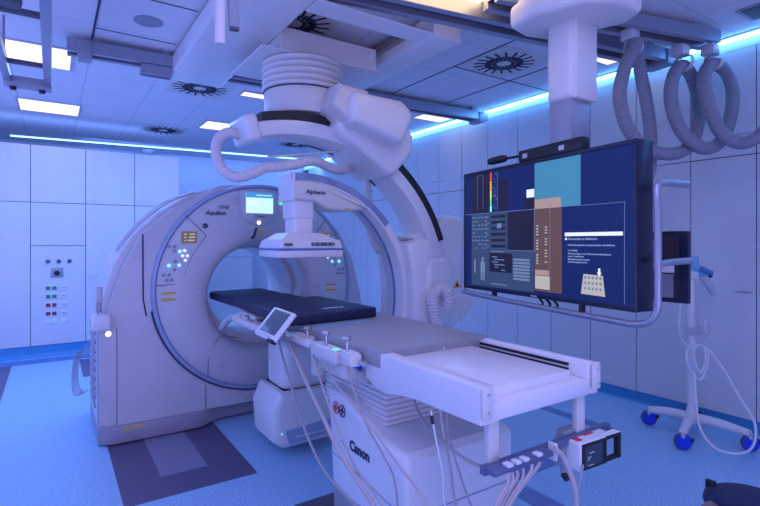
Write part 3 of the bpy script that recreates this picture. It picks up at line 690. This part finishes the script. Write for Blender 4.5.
# accessory rail with clamps along the left side
t = thing('accessory_rail', 'white accessory rail along the left side of the tabletop', 'rail', (1.12, 2.6, .98))
obj('rail_bar', G().box(1.125, 1.160, 1.95, 3.45, .965, .985, .003), STEEL, t)
obj('rail_cover', G().box(1.10, 1.162, 2.36, 2.62, .955, .995, .008), WHITE2, t)
obj('rail_bracket', G().box(1.085, 1.16, 2.62, 3.15, .93, .968, .008), WHITE2, t)
def box_unit(y0, y1, x0, x1, z0, z1, lb, led=False, nm='control_box'):
    c = thing(nm, lb, 'control box', ((x0+x1)/2, (y0+y1)/2, z0))
    b = obj('casing', G().box(x0, x1, y0, y1, z0, z1, .008, 2), WHITE2, c)
    obj('lid', G().box(x0+.006, x1-.006, y0+.008, y1-.008, z1, z1+.006, .003, 1), WHITE, c)
    if led:
        obj('lit_window', G().box(x0+.015, x0+.04, y0+.02, y0+.055, z1+.006, z1+.008), E_GLED, c)
        obj('lower_tray', G().box(x0+.01, x1-.01, y0+.02, y1-.03, z0-.015, z0, .004), LGREY, c)
    return c
box_unit(2.27, 2.50, 1.072, 1.12, .960, .99, 'slim white control box behind the lit box on the table rail')
box_unit(1.99, 2.25, 1.075, 1.145, .935, .99, 'white control box with a small green light on the table rail', True)
c = box_unit(1.865, 1.965, 1.085, 1.145, .945, 1.0, 'small white clamp box nearest the camera on the table rail', nm='clamp_box')
obj('side_knob', G().cyl((1.13, 1.862, .965), (1.13, 1.825, .965), .008, 14).cyl((1.13, 1.838, .965), (1.13, 1.822, .965), .013, 14), STEEL, c)
for y, z, m, lb in ((2.34, 1.035, BRONZE, 'bronze clamp knob just below the mattress corner'), (2.13, 1.045, STEEL, 'chrome clamp knob on the table rail, middle of three'), (1.93, 1.05, STEEL, 'chrome clamp knob on the small clamp box')):
    k = thing('rail_clamp', lb, 'clamp', (1.105, y, .99), group='clamps on the table rail')
    obj('stem', G().cyl((1.105, y, .985), (1.105, y, z+.01), .007, 12), STEEL, k)
    obj('knob_head', G().lathe([(.008, z), (.019, z+.005), (.022, z+.013), (.019, z+.022), (.008, z+.024)], (1.105, y, 0), 'z', 18), m, k)

# tablet
t = thing('tablet_monitor', 'tilted tablet screen with white casing fixed beside the mattress', 'tablet', (1.08, 2.72, .95))
o_ = Vector((.905, 2.593, 1.005)); ux = Vector((.032, -.202, -.017)); uy = Vector((.126, -.019, .131))
U = ux.normalized(); V = (uy-U*uy.dot(U)).normalized(); N = U.cross(V); Mt = Matrix((U, V, N)).transposed().to_4x4(); Mt.translation = o_
WW, HH = .208, uy.length
obj('casing', G().box(0, WW, 0, HH, -.022, 0, .008, 3, M=Mt), WHITE, t)
obj('screen', G().box(.028, WW-.028, .030, HH-.014, 0, .002, M=Mt), GLASS, t)
obj('key_row', G().box(.04, .16, .010, .020, 0, .003, .001, 1, M=Mt), LGREY, t)
obj('corner_cap', G().box(WW-.06, WW-.002, -.008, .008, -.026, .004, .003, M=Mt), BLACK, t)
obj('bracket', G().cyl(o_+U*.12+V*.03-N*.02, (1.115, 2.50, .95), .014, 12), MGREY, t)

# hand control and grip at the head side
t = thing('hand_controller', 'pale table-side controller with a bent grey hand grip', 'controller', (1.08, 3.3, .98))
obj('body', G().box(1.03, 1.13, 2.93, 3.40, .945, .985, .010, 3), WHITE2, t)
obj('dial', G().lathe([(.028, .985), (.028, 1.0), (.02, 1.008), (.005, 1.009)], (1.075, 3.22, 0), 'z', 20), STEEL, t)
for y, x in ((3.08, 1.06), (3.08, 1.10), (3.14, 1.06), (3.14, 1.10)): obj('key', G().lathe([(.009, .985), (.009, .993), (.006, .996)], (x, y, 0), 'z', 12), MGREY, t)
obj('rear_module', G().box(1.09, 1.16, 3.10, 3.42, .985, 1.012, .008), WHITE2, t)
obj('hand_grip', G().tube([(1.08, 3.33, .985), (1.065, 3.42, .975), (1.05, 3.52, .945), (1.04, 3.60, .90), (1.035, 3.66, .86)], lambda u: .019+.005*math.sin(u*PI), 12), LGREY, t)

# cables
def cable(lb, pts, r, m, grp='cables hanging from the table side', nm='cable'):
    return tag(obj(nm, G().tube(pts, r, 8, 8), m), lb, 'cable', grp)
def ext(p, z=.02, dx=.05, dy=-.12):   # carry a cable on down to the floor outside the frame
    a = p[-1]; return p+[(a[0]+dx, a[1]+dy, (a[2]+z)/2), (a[0]+dx*1.4, a[1]+dy*1.5, z)]
cable('thin dark cable, leftmost of those hanging from the table', ext([(1.1, 2.73, .93), (1.07, 2.569, .831), (1.05, 2.426, .741), (1.03, 2.245, .606), (1.0, 1.969, .496), (1.0, 1.722, .457), (1.0, 1.60, .45)]), .0065, CABG)
cable('thick pale cable hanging from the tablet bracket', ext([(1.1, 2.57, .95), (1.07, 2.395, .877), (1.04, 2.187, .787), (1.02, 2.009, .712), (1.0, 1.831, .633), (1.0, 1.63, .544), (1.0, 1.517, .492)]), .0095, CABB)
cable('thin beige cable hanging from behind the lit control box', ext([(1.1, 2.278, .945), (1.08, 2.159, .85), (1.06, 2.037, .765), (1.04, 1.868, .658), (1.03, 1.717, .572), (1.02, 1.507, .509)]), .005, CABB)
cable('beige cable crossing the symbols on the pedestal', ext([(1.1, 2.124, .937), (1.09, 2.044, .86), (1.08, 1.869, .807), (1.07, 1.675, .748), (1.06, 1.462, .674), (1.05, 1.289, .605)]), .0045, CABB)
cable('thin cable hanging from the clamp box', [(1.1, 1.921, .955), (1.1, 1.886, .887), (1.1, 1.826, .802), (1.11, 1.761, .712), (1.12, 1.662, .631), (1.13, 1.58, .5), (1.13, 1.56, .02)], .004, CABG)
cable('thin white cable with dark plug below the tray', ext([(1.114, 1.35, .90), (1.118, 1.35, .88), (1.137, 1.35, .793), (1.169, 1.35, .661), (1.188, 1.35, .522)]), .0035, CABW)
cable('left beige cable hanging below the middle of the tray', ext([(1.198, 1.4, .895), (1.208, 1.4, .817), (1.247, 1.4, .658), (1.287, 1.4, .469)]), .0055, CABB)
cable('right beige cable hanging below the middle of the tray', ext([(1.271, 1.45, .895), (1.281, 1.45, .766), (1.328, 1.45, .619), (1.42, 1.45, .406)]), .0045, CABB)
cable('dark cable sagging from pedestal to the accessory bar', [(1.287, 1.72, .89), (1.246, 1.573, .787), (1.205, 1.414, .762), (1.215, 1.288, .731), (1.25, 1.225, .715), (1.255, 1.17, .735)], .006, CABG)
tag(obj('cable_plug', G().cyl((1.1165, 1.35, .885), (1.122, 1.35, .855), .006, 10), BLACK), 'small dark plug on the thin white cable below the tray', 'plug')

# accessory bar at the end and what it carries
t = thing('accessory_bar', 'blue-grey bar of white clips hanging below the tray end', 'bar', (1.5, 1.18, .72))
obj('bar', G().box(1.20, 1.93, 1.175, 1.20, .715, .745, .003), BARC, t)
obj('clip_plate', G().box(1.20, 1.50, 1.13, 1.172, .728, .748, .003), BARC, t)
for x in (1.255, 1.295, 1.335, 1.405): obj('clip', G().box(x, x+.026, 1.12, 1.15, .749, .760, .003), WHITE, t)
obj('cable_hook', G().box(1.520, 1.532, 1.135, 1.172, .700, .764, .004), WHITE, t)
obj('clamp', G().box(1.66, 1.75, 1.20, 1.24, .705, .76, .006), MGREY, t)
for i, p in enumerate([[(1.258, 1.128, .728), (1.248, 1.12, .70), (1.205, 1.12, .66), (1.164, 1.12, .60), (1.12, 1.12, .50)], [(1.281, 1.128, .728), (1.271, 1.12, .70), (1.225, 1.12, .665), (1.175, 1.12, .60), (1.13, 1.12, .5)],
                       [(1.304, 1.128, .728), (1.294, 1.12, .71), (1.25, 1.12, .67), (1.19, 1.12, .60), (1.15, 1.12, .5)], [(1.335, 1.128, .728), (1.32, 1.12, .70), (1.268, 1.12, .66), (1.215, 1.12, .60), (1.17, 1.12, .5)],
                       [(1.38, 1.128, .728), (1.36, 1.12, .71), (1.30, 1.12, .67), (1.238, 1.12, .61), (1.19, 1.12, .5)], [(1.42, 1.128, .728), (1.40, 1.12, .72), (1.33, 1.12, .68), (1.25, 1.12, .62), (1.20, 1.12, .52)]]):
    cable('beige cable clipped to the accessory bar, %s from the left of its bunch' % ('first', 'second', 'third', 'fourth', 'fifth', 'sixth')[i], ext(p, .01, -.03, .02), .0045+.001*(i % 3), (CABB, CABB, CABG)[i % 3], 'bunch of cables at the accessory bar')
cable('thick pale cable hanging from the white hook of the bar', ext([(1.50, 1.13, .755), (1.540, 1.12, .72), (1.575, 1.10, .62), (1.59, 1.10, .54), (1.595, 1.10, .47)], .02, .02, .0), .010, CABB)
cable('thin cable hanging from the portable monitor', ext([(1.66, 1.12, .66), (1.63, 1.11, .628), (1.61, 1.11, .579), (1.61, 1.11, .498)], .02, .0, .0), .004, CABG)
t = thing('portable_monitor', 'small white medical monitor with black screen and carry handle hanging on bar', 'monitor', (1.80, 1.03, .60))
Mp = Matrix.Translation((1.648, 1.125, .630)) @ Matrix.Rotation(math.radians(-3), 4, 'Z')
obj('casing', G().box(0, .16, 0, .105, 0, .108, .007, 3, M=Mp), WHITE, t)
obj('bezel', G().box(.010, .155, -.005, .002, .005, .104, .003, M=Mp), BLACK, t)
sc_ = obj('screen', G().box(.020, .125, -.007, -.004, .016, .094, M=Mp), GLASS, t)
obj('readout_print', G().box(.045, .075, -.0085, -.007, .066, .070, M=Mp).box(.035, .055, -.0085, -.007, .050, .054, M=Mp).box(.035, .045, -.0085, -.007, .042, .046, M=Mp).box(.04, .07, -.0085, -.007, .020, .023, M=Mp), E_LGREY, sc_)
obj('carry_handle', G().box(.155, .250, .0, .02, .090, .106, .005, M=Mp).box(.155, .250, .0, .02, .004, .020, .005, M=Mp).box(.232, .252, -.002, .022, .004, .106, .005, M=Mp), BLACK, t)
obj('handle_top', G().box(.12, .248, .0, .03, .106, .110, .002, 1, M=Mp), WHITE, t)
obj('top_label', G().box(.085, .14, .045, .095, .108, .110, M=Mp), RED, t)
obj('top_paper', G().box(.14, .20, .035, .095, .106, .109, M=Mp), LABELM, t)
obj('small_label', G().box(.015, .045, .02, .05, .108, .110, M=Mp), RED, t)
obj('mount', G().box(-.022, 0, .06, .105, .0, .112, .005, M=Mp).cyl(Mp @ Vector((.0, .07, .0)), Mp @ Vector((.0, .07, -.03)), .016, 18), MGREY, t)
obj('mount_knob', G().cyl(Mp @ Vector((.0, .05, -.042)), Mp @ Vector((.0, .07, -.028)), .018, 18), BLACK, t)

# ================================================================ LARGE MONITOR ON CEILING COLUMN
A0 = math.atan2(-1.317, -.1995)
t = thing('large_monitor', 'large black wall-sized display of blue windows hung from the ceiling', 'monitor', (2.3715, 2.515, 1.18), A0)
MW, MH = 1.332, .78
L = dict(local=True)
obj('housing', G().box(0, MW, .004, .112, 0, MH, .008, 2), FRAMEB, t, **L)
obj('bezel', G().box(0, MW, -.006, .006, 0, .022, .003, 1).box(0, MW, -.006, .006, MH-.022, MH, .003, 1).box(0, .022, -.006, .006, .02, MH-.02, .003, 1).box(MW-.014, MW, -.006, .006, .02, MH-.02, .003, 1), FRAMEB, t, **L)
scr = obj('screen', G().box(.02, MW-.012, -.002, .004, .02, MH-.02), E_BASE, t, **L)
ly = [0]
def win(x0, x1, z0, z1, m, nm='window', y=-.0025):
    return obj(nm, G().box(x0, x1, y-.0006, y, z0, z1), m, scr, **L)
win(.10, .285, .507, .755, E_DARK, 'dark_scan_window')
win(.371, .46, .507, .70, E_DARK, 'dark_scan_window'); win(.60, .687, .50, .565, E_DARK, 'dark_scan_window')
win(.69, 1.017, .50, .757, E_TEAL, 'teal_window')
win(.458, .685, .266, .493, E_DARK, 'black_window')
win(.69, .892, .042, .50, E_BROWN, 'brown_window'); win(.69, .886, .50, .553, E_TAN, 'brown_window', -.0032)
win(.09, .458, .245, .496, E_GREY, 'settings_window'); win(.09, .686, .03, .263, E_GREY, 'patient_window', -.0032)
win(.625, .687, .569, .615, E_WHITE, 'white_note', -.0032)
win(.288, .302, .70, .757, E_RED, 'colour_scale'); win(.288, .302, .64, .70, E_ORG, 'colour_scale'); win(.288, .302, .585, .64, E_YEL, 'colour_scale'); win(.288, .302, .54, .585, E_GRN, 'colour_scale'); win(.288, .302, .507, .54, E_CYN, 'colour_scale')
g = G(); random.seed(7)
for k in range(26):
    x = .308+random.random()*.045; z = .51+random.random()*.235; g.box(x, x+.004+random.random()*.01, -.0036, -.003, z, z+.004)
obj('scale_print', g, E_LGREY, scr, **L)
g = G()
for x0, x1, z0, z1 in ((.02, .69, .498, .501), (1.017, 1.272, .498, .5), (1.271, 1.273, .03, .5), (.687, .69, .264, .5), (.458, .69, .263, .2655), (.806, .808, .04, .5), (.362, .364, .507, .757), (.155, .157, .53, .75), (.215, .217, .53, .75), (.155, .217, .748, .75)):
    g.box(x0, x1, -.0045, -.0038, z0, z1)
obj('window_outlines', g, E_LGREY, scr, **L)
g = G()
for k in range(6): g.box(.30, .44, -.0040, -.0033, .465-k*.037, .482-k*.037)
g.box(.284, .50, -.0046, -.0040, .127, .245)
obj('settings_field_print', g, E_DARK, scr, **L)
g = G()
for r in range(9):
    for c in range(5):
        if random.random() < .75: g.box(.10+c*.034, .10+c*.034+.014+random.random()*.012, -.0040, -.0033, .47-r*.025, .478-r*.025)
for k in range(6): g.box(.25, .275, -.004, -.0033, .47-k*.037, .475-k*.037)
g.box(.36, .40, -.0050, -.0041, .40, .43)
obj('settings_text_print', g, E_LGREY, scr, **L)
g = G().box(.19, .235, -.0042, -.0035, .115, .185).box(.203, .222, -.0042, -.0035, .187, .217).box(.193, .208, -.0042, -.0035, .065, .115).box(.216, .231, -.0042, -.0035, .065, .115).box(.12, .135, -.0042, -.0035, .11, .2)
obj('body_figure_print', g, E_LGREY, scr, **L)
g = G()
for k in range(7): g.box(.51, .65, -.0042, -.0035, .09+k*.019, .103+k*.019)
for k, (x, w) in enumerate(((.31, .05), (.33, .10), (.31, .06), (.33, .10), (.34, .03), (.40, .04))): g.box(x, x+w, -.0052, -.0046, .218-k*.016, .224-k*.016)
g.box(.30, .42, -.0042, -.0035, .252, .258).box(.30, .45, -.0042, -.0035, .048, .054)
obj('patient_field_print', g, E_LGREY, scr, **L)
win(.695, .80, .132, .16, E_TAN, 'name_tag', -.0036); win(.695, .806, .055, .128, E_CREAM, 'note_box', -.0036)
g = G()
for k in range(14):
    if k % 5 != 4: g.box(.705, .72, -.0048, -.0042, .40-k*.016, .408-k*.016)
    if k % 4: g.box(.77, .788, -.0048, -.0042, .41-k*.016, .416-k*.016)
obj('lead_letters', g, E_CREAM, scr, **L)
win(.914, 1.263, .346, .364, E_WHITE, 'white_title_bar', -.0036)
for k, (s_, z, sz) in enumerate((('Fluoroskopie ist deaktiviert.', .326, .0165), ('Untersuchungstisch am Systemmonitor durchführen.', .296, .0135), ('Live-Modell:', .268, .013), ('Mit einem Finger an der Mitose Kontrolle aktivieren', .252, .0125), ('an der Tischkonsole.', .238, .0125), ('Bildaufnahmesystem startet', .223, .0125), ('und Fluoroskopie ist ein.', .209, .0125))):
    text('dialog_text', s_, sz, (.935, -.0042, z), (1, 0, 0), (0, 0, 1), E_TXT, scr, local=True, extr=.0003)
obj('dialog_icon', G().prism([(.915, .326), (.930, .326), (.9225, .342)], 'y', -.0046, -.0040), E_WHITE, scr, **L)
cp = obj('console_picture', G().prism([(1.02, .056), (1.166, .054), (1.152, .154), (1.036, .156)], 'y', -.0042, -.0036), E_CREAM, scr, **L)
g = G()
for r in range(3):
    for c in range(5): g.lathe([(.007, -.0050), (.007, -.0043)], (1.048+c*.023, 0, .14-r*.027), 'y', 12)
obj('console_keys', g, E_LGREY, cp, **L)
obj('arrow', G().prism([(1.127, .188), (1.139, .188), (1.139, .168), (1.146, .168), (1.133, .15), (1.120, .168), (1.127, .168)], 'y', -.0060, -.0052), E_WHITE, scr, **L)
g = G()
# rail handle around the monitor
def P3(x, y, z): return (x, y, z)
g = G().tube([P3(.05, -.02, .10), P3(.0, -.035, .05), P3(.02, -.03, -.02), P3(.10, -.02, -.035)], .008, 8)
obj('guard_rail', G().tube([(-.012, .03, .55), (-.015, .01, .35), (-.015, 0, .05), (-.005, 0, -.01), (.05, 0, -.032), (.6, 0, -.045), (1.20, .01, -.055), (1.30, .01, -.055), (1.375, .02, -.035), (1.405, .03, .02), (1.41, .03, .1), (1.41, .03, .45), (1.405, .03, .52), (1.395, .05, .565), (1.385, .12, .58), (1.385, .27, .58)], .016, 12, 6), ALU, t, **L)
obj('guard_rail_stub', G().tube([(1.41, .03, .215), (1.395, .13, .225), (1.39, .28, .23)], .015, 12, 4), ALU, t, **L)
obj('rail_holder', G().box(.30, .32, 0, .03, -.045, .005, .003).box(1.0, 1.02, 0, .03, -.05, .005, .003), BLACK, t, **L)
obj('badge', G().box(.665, .71, -.009, -.006, .006, .014), LGREY, t, **L)
for dx in (0, .055, .11): obj('cable_clip', G().tube([(.70+dx, .02, .0), (.74+dx, .01, -.03), (.70+dx, .0, -.055)], .007, 8), BLACK, t, **L)
# camera and microphone bar on the monitor
t4 = thing('camera_bar', 'black camera bar on top edge of the large monitor', 'camera', (2.30, 2.0, 1.96), A0)
F4 = Matrix.Translation((2.3715, 2.515, 1.18)) @ Matrix.Rotation(A0, 4, 'Z'); FR[t4.name] = F4
t4.location = F4.translation
cb = obj('casing', G().box(.55, 1.02, .0, .06, .783, .850, .006), BLACK, t4, **L)
obj('lens_window', G().box(.59, .625, -.004, .0, .80, .825).box(.87, .905, -.004, 0, .80, .825), LGREY, cb, **L)
obj('mount_foot', G().box(.74, .80, .01, .05, .778, .786), STEEL, cb, **L)
t5 = thing('microphone', 'black foam-capped microphone pointing left above the large monitor', 'microphone', F4.translation, A0)
obj('boom', G().cyl((.56, .03, .825), (.38, .03, .832), .008, 10), BLACK, t5, **L)
obj('foam_cap', G().lathe([(.008, -.06), (.018, -.052), (.021, -.03), (.021, .03), (.018, .05), (.008, .058)], (0, 0, 0), 'z', 16, M=Matrix.Translation((.32, .03, .834)) @ Matrix.Rotation(PI/2, 4, 'Y') @ Matrix.Diagonal((1.15, 1.15, 1.5, 1))), BLACK, t5, **L)

# ceiling column
t = thing('monitor_column', 'white ceiling carriage and column carrying the large monitor', 'ceiling column', (2.45, 1.74, 2.7))
g = G().prism([(2.20, 1.95), (2.34, 1.98), (2.52, 1.93), (2.62, 1.70), (2.68, 1.53), (2.62, 1.42), (2.42, 1.40), (2.24, 1.50), (2.15, 1.76)], 'z', 2.71, 2.86, .04, 3, bevcap=True)
obj('carriage_cover', g, WHITE2, t)
obj('carriage_top', G().box(2.22, 2.66, 1.46, 1.92, 2.85, 2.99, .01), WHITE2, t)
obj('upper_sleeve', G().box(2.355, 2.565, 1.655, 1.83, 2.28, 2.74, .035, 4), WHITE2, t)
obj('sleeve_side', G().box(2.375, 2.572, 1.643, 1.70, 2.285, 2.73, .012, 3), WHITE2, t)
obj('inner_column', G().box(2.37, 2.545, 1.67, 1.815, 1.98, 2.31, .004, 2), MGREY, t)
obj('rear_mount', G().box(2.39, 2.50, 1.66, 1.86, 1.40, 1.99, .01), MGREY, t)

# second small monitor behind
A1 = math.atan2(-.40, .02)
t = thing('small_monitor', 'small dark monitor turned sideways behind the large display', 'monitor', (3.09, 1.83, 1.13), A1)
obj('housing', G().box(0, .42, 0, .04, 0, .43, .006), FRAMEB, t, **L)
obj('screen', G().box(.02, .37, -.003, .001, .025, .405), E_DARK, t, **L)
obj('screen_panels', G().box(.06, .24, -.005, -.003, .19, .38).box(.25, .34, -.005, -.003, .03, .17), MGREY, t, **L)
obj('paper_label', G().box(.26, .345, -.006, -.004, .18, .235), LABELM, t, **L)
obj('arm', G().tube([(.30, .04, .2), (.22, .12, .22), (.02, .10, .25), (-.05, -.2, .3), (-.02, -.55, .32)], .02, 10), MGREY, t, **L)

# ================================================================ HANGING HOSES
ha = [(3.416, 1.884, 2.896), (3.359, 1.873, 2.824), (3.291, 1.87, 2.754), (3.213, 1.875, 2.604), (3.183, 1.871, 2.442), (3.252, 1.848, 2.248), (3.44, 1.82, 2.135), (3.668, 1.764, 2.118), (3.855, 1.736, 2.197), (3.99, 1.742, 2.383), (4.027, 1.765, 2.595), (3.984, 1.794, 2.753), (3.843, 1.792, 2.784), (3.668, 1.764, 2.657), (3.594, 1.742, 2.476), (3.652, 1.703, 2.271), (3.839, 1.65, 2.16), (4.064, 1.621, 2.23), (4.263, 1.633, 2.46), (4.338, 1.655, 2.672), (4.287, 1.689, 2.81), (4.121, 1.703, 2.828), (3.917, 1.671, 2.684), (3.827, 1.61, 2.482), (3.855, 1.544, 2.266), (3.942, 1.462, 2.176), (3.98, 1.377, 2.2), (4.026, 1.286, 2.31)]
t = obj('corrugated_hose', G().tube(ha, .041, 14, 8, rib=(.022, .12)), HOSEG)
tag(t, 'grey corrugated hose hanging in big loops from the ceiling rail', 'hose')
t = obj('corrugated_hose', G().tube([(3.475, 1.94, 2.92), (3.533, 1.94, 2.806), (3.563, 1.92, 2.626), (3.579, 1.90, 2.476), (3.62, 1.90, 2.307), (3.62, 1.90, 2.10), (3.453, 1.847, 1.93), (3.259, 1.916, 1.852)], .041, 14, 8, rib=(.022, .12)), HOSEG)
tag(t, 'grey corrugated hose hanging straight down behind the large monitor', 'hose')
for (x, y, z, lb) in ((3.42, 1.93, 2.90, 'grey hanger clamp of the first hose loop'), (3.86, 1.80, 2.84, 'grey hanger clamp of the middle hose loop'), (4.14, 1.72, 2.88, 'grey hanger clamp of the last hose loop')):
    t = thing('hose_hanger', lb, 'hanger', (x, y, z), group='hose hangers on the rail')
    obj('bracket', G().box(x-.05, x+.05, y-.04, y+.05, z+.02, z+.10, .006), LGREY, t)
    obj('strap', G().lathe([(.058, -.02), (.064, -.02), (.064, .02), (.058, .02)], (x, y-.02, z-.03), 'x', 24, close=True), WHITE2, t)
    obj('hook', G().cyl((x, y, z+.03), (x, y, z-.0), .008, 8), STEEL, t)

# ================================================================ WHEELED STAND
hx, hy = 4.17, 1.87
t = thing('wheeled_stand', 'white wheeled pole stand with blue castors by the right wall', 'stand', (hx, hy, 0))
cast = [(4.06, 2.14), (3.78, 1.75), (4.15, 1.47), (4.44, 1.99)]
hub = obj('hub', G().lathe([(.055, .085), (.06, .10), (.055, .13), (.036, .16), (.03, .20)], (hx, hy, 0), 'z', 24), WHITE, t)
for i, (x, y) in enumerate(cast):
    obj('base_leg', G().tube([(hx, hy, .12), (hx+(x-hx)*.5, hy+(y-hy)*.5, .135), (x, y, .125)], lambda u: .040-.012*u, 10, 6), WHITE, t)
    cs = obj('castor', G().cyl((x, y, .125), (x, y, .09), .018, 12), LGREY, t)
    d = Vector((x-hx, y-hy)).normalized(); pz = Vector((-.62, .78)) if i != 9 else d
    ax = Vector((.62, .78, 0)).normalized(); ax = Vector((-.75, -.66, 0))
    c0 = Vector((x, y, .060))
    obj('tyre', G().cyl(c0-ax*.016, c0+ax*.016, .060, 28, bev=.008), DGREY, cs)
    obj('wheel_disc', G().cyl(c0-ax*.020, c0+ax*.020, .052, 28, bev=.004), BLUEC, cs)
    obj('brake_pedal', G().box(x+.015, x+.06, y-.055, y-.02, .06, .085, .006), BLACK, cs)
    obj('castor_fork', G().box(x-.025, x+.03, y-.02, y+.02, .085, .115, .012, 3), LGREY, cs)
obj('pole', G().cyl((hx, hy, .10), (hx, hy, 1.20), .026, 20), WHITE, t)
obj('basket_hook', G().tube([(hx-.0, hy-.05, .86), (hx+.02, hy-.08, .80), (hx+.06, hy-.10, .78), (hx+.08, hy-.10, .90)], .004, 6).tube([(hx-.06, hy-.05, .95), (hx-.05, hy-.09, .80), (hx-.02, hy-.11, .78), (hx-.01, hy-.1, .90)], .004, 6), STEEL, t)
obj('pole_clamp', G().box(hx-.04, hx+.05, hy-.05, hy+.04, .77, .83, .01), LGREY, t)
t = thing('infusion_pump', 'blue and clear infusion holder on top of the wheeled stand', 'medical holder', (hx, hy, 1.2))
obj('clip_head', G().box(hx-.03, hx+.04, hy-.06, hy+.03, 1.20, 1.27, .012), WHITE, t)
obj('top_cap', G().cyl((hx+.0, hy-.02, 1.27), (hx+.0, hy-.02, 1.38), .035, 16, bev=.008), SKYB, t)
obj('blue_bottle', G().cyl((hx-.02, hy-.04, 1.31), (hx+.06, hy-.09, 1.18), .030, 16, bev=.008), SKYB, t)
obj('blue_cap', G().cyl((hx-.03, hy-.08, 1.29), (hx+.06, hy-.12, 1.25), .022, 14, bev=.005), BLUETRIM, t)
obj('clear_bottle', G().cyl((hx+.01, hy-.08, 1.23), (hx+.10, hy-.12, 1.09), .030, 16, r2=.024, bev=.006), LGREY, t)
obj('nozzle', G().cyl((hx+.095, hy-.118, 1.10), (hx+.13, hy-.14, 1.04), .007, 8), WHITE, t)
obj('black_knob', G().cyl((hx+.05, hy-.09, 1.25), (hx+.09, hy-.10, 1.23), .018, 12), BLACK, t)
tr = [(4.069, 1.798, .711), (3.993, 1.82, .673), (3.974, 1.80, .559), (4.038, 1.76, .46), (4.12, 1.75, .506), (4.151, 1.743, .635), (4.101, 1.777, .711), (4.05, 1.80, .657), (4.075, 1.77, .506), (4.126, 1.75, .581), (4.139, 1.751, .688), (4.20, 1.66, .536), (4.211, 1.568, .366), (4.134, 1.44, .223), (4.006, 1.40, .103), (3.897, 1.44, .055), (3.801, 1.55, .075), (3.807, 1.65, .187), (3.904, 1.72, .366), (3.99, 1.77, .521)]
tag(obj('tubing', G().tube(tr, .0085, 8, 8), CABW), 'white tubing coiled on the wheeled stand and looping to the floor', 'tubing')
tag(obj('tubing', G().tube([(3.80, 1.75, 1.24), (3.80, 1.78, 1.0), (3.84, 1.80, .82), (3.95, 1.80, .72), (4.06, 1.80, .74)], .007, 8, 8), CABW), 'thin white tube hanging down behind the small monitor', 'tubing')

# ================================================================ DARK STOOL, BOTTOM RIGHT
sx, sy, sz = 2.47, .87, .40
t = thing('stool', 'dark padded round stool cut by the bottom right corner', 'stool', (sx, sy, 0))
obj('seat', G().lathe([(.12, sz-.06), (.165, sz-.05), (.175, sz-.03), (.17, sz-.008), (.15, sz+.004), (.08, sz+.006), (.01, sz+.006)], (sx, sy, 0), 'z', 40), NAVY, t)
obj('seat_bracket', G().box(sx-.21, sx-.13, sy+.02, sy+.11, sz-.10, sz-.005, .006), BRONZE, t)
obj('seat_lever', G().box(sx+.0, sx+.02, sy+.14, sy+.18, sz-.02, sz+.02, .004), BLACK, t)
obj('column', G().cyl((sx, sy, .08), (sx, sy, sz-.05), .028, 18), STEEL, t)
for k in range(5):
    a = 2*PI*k/5+.3; ex, ey = sx+.26*math.cos(a), sy+.26*math.sin(a)
    lg = obj('leg', G().tube([(sx, sy, .11), (ex, ey, .075)], .016, 8, spline=False), BLACK, t)
    obj('castor', G().cyl((ex-.012, ey, .028), (ex+.012, ey, .028), .028, 16, bev=.004).cyl((ex, ey, .03), (ex, ey, .08), .008, 8), BLACK, lg)
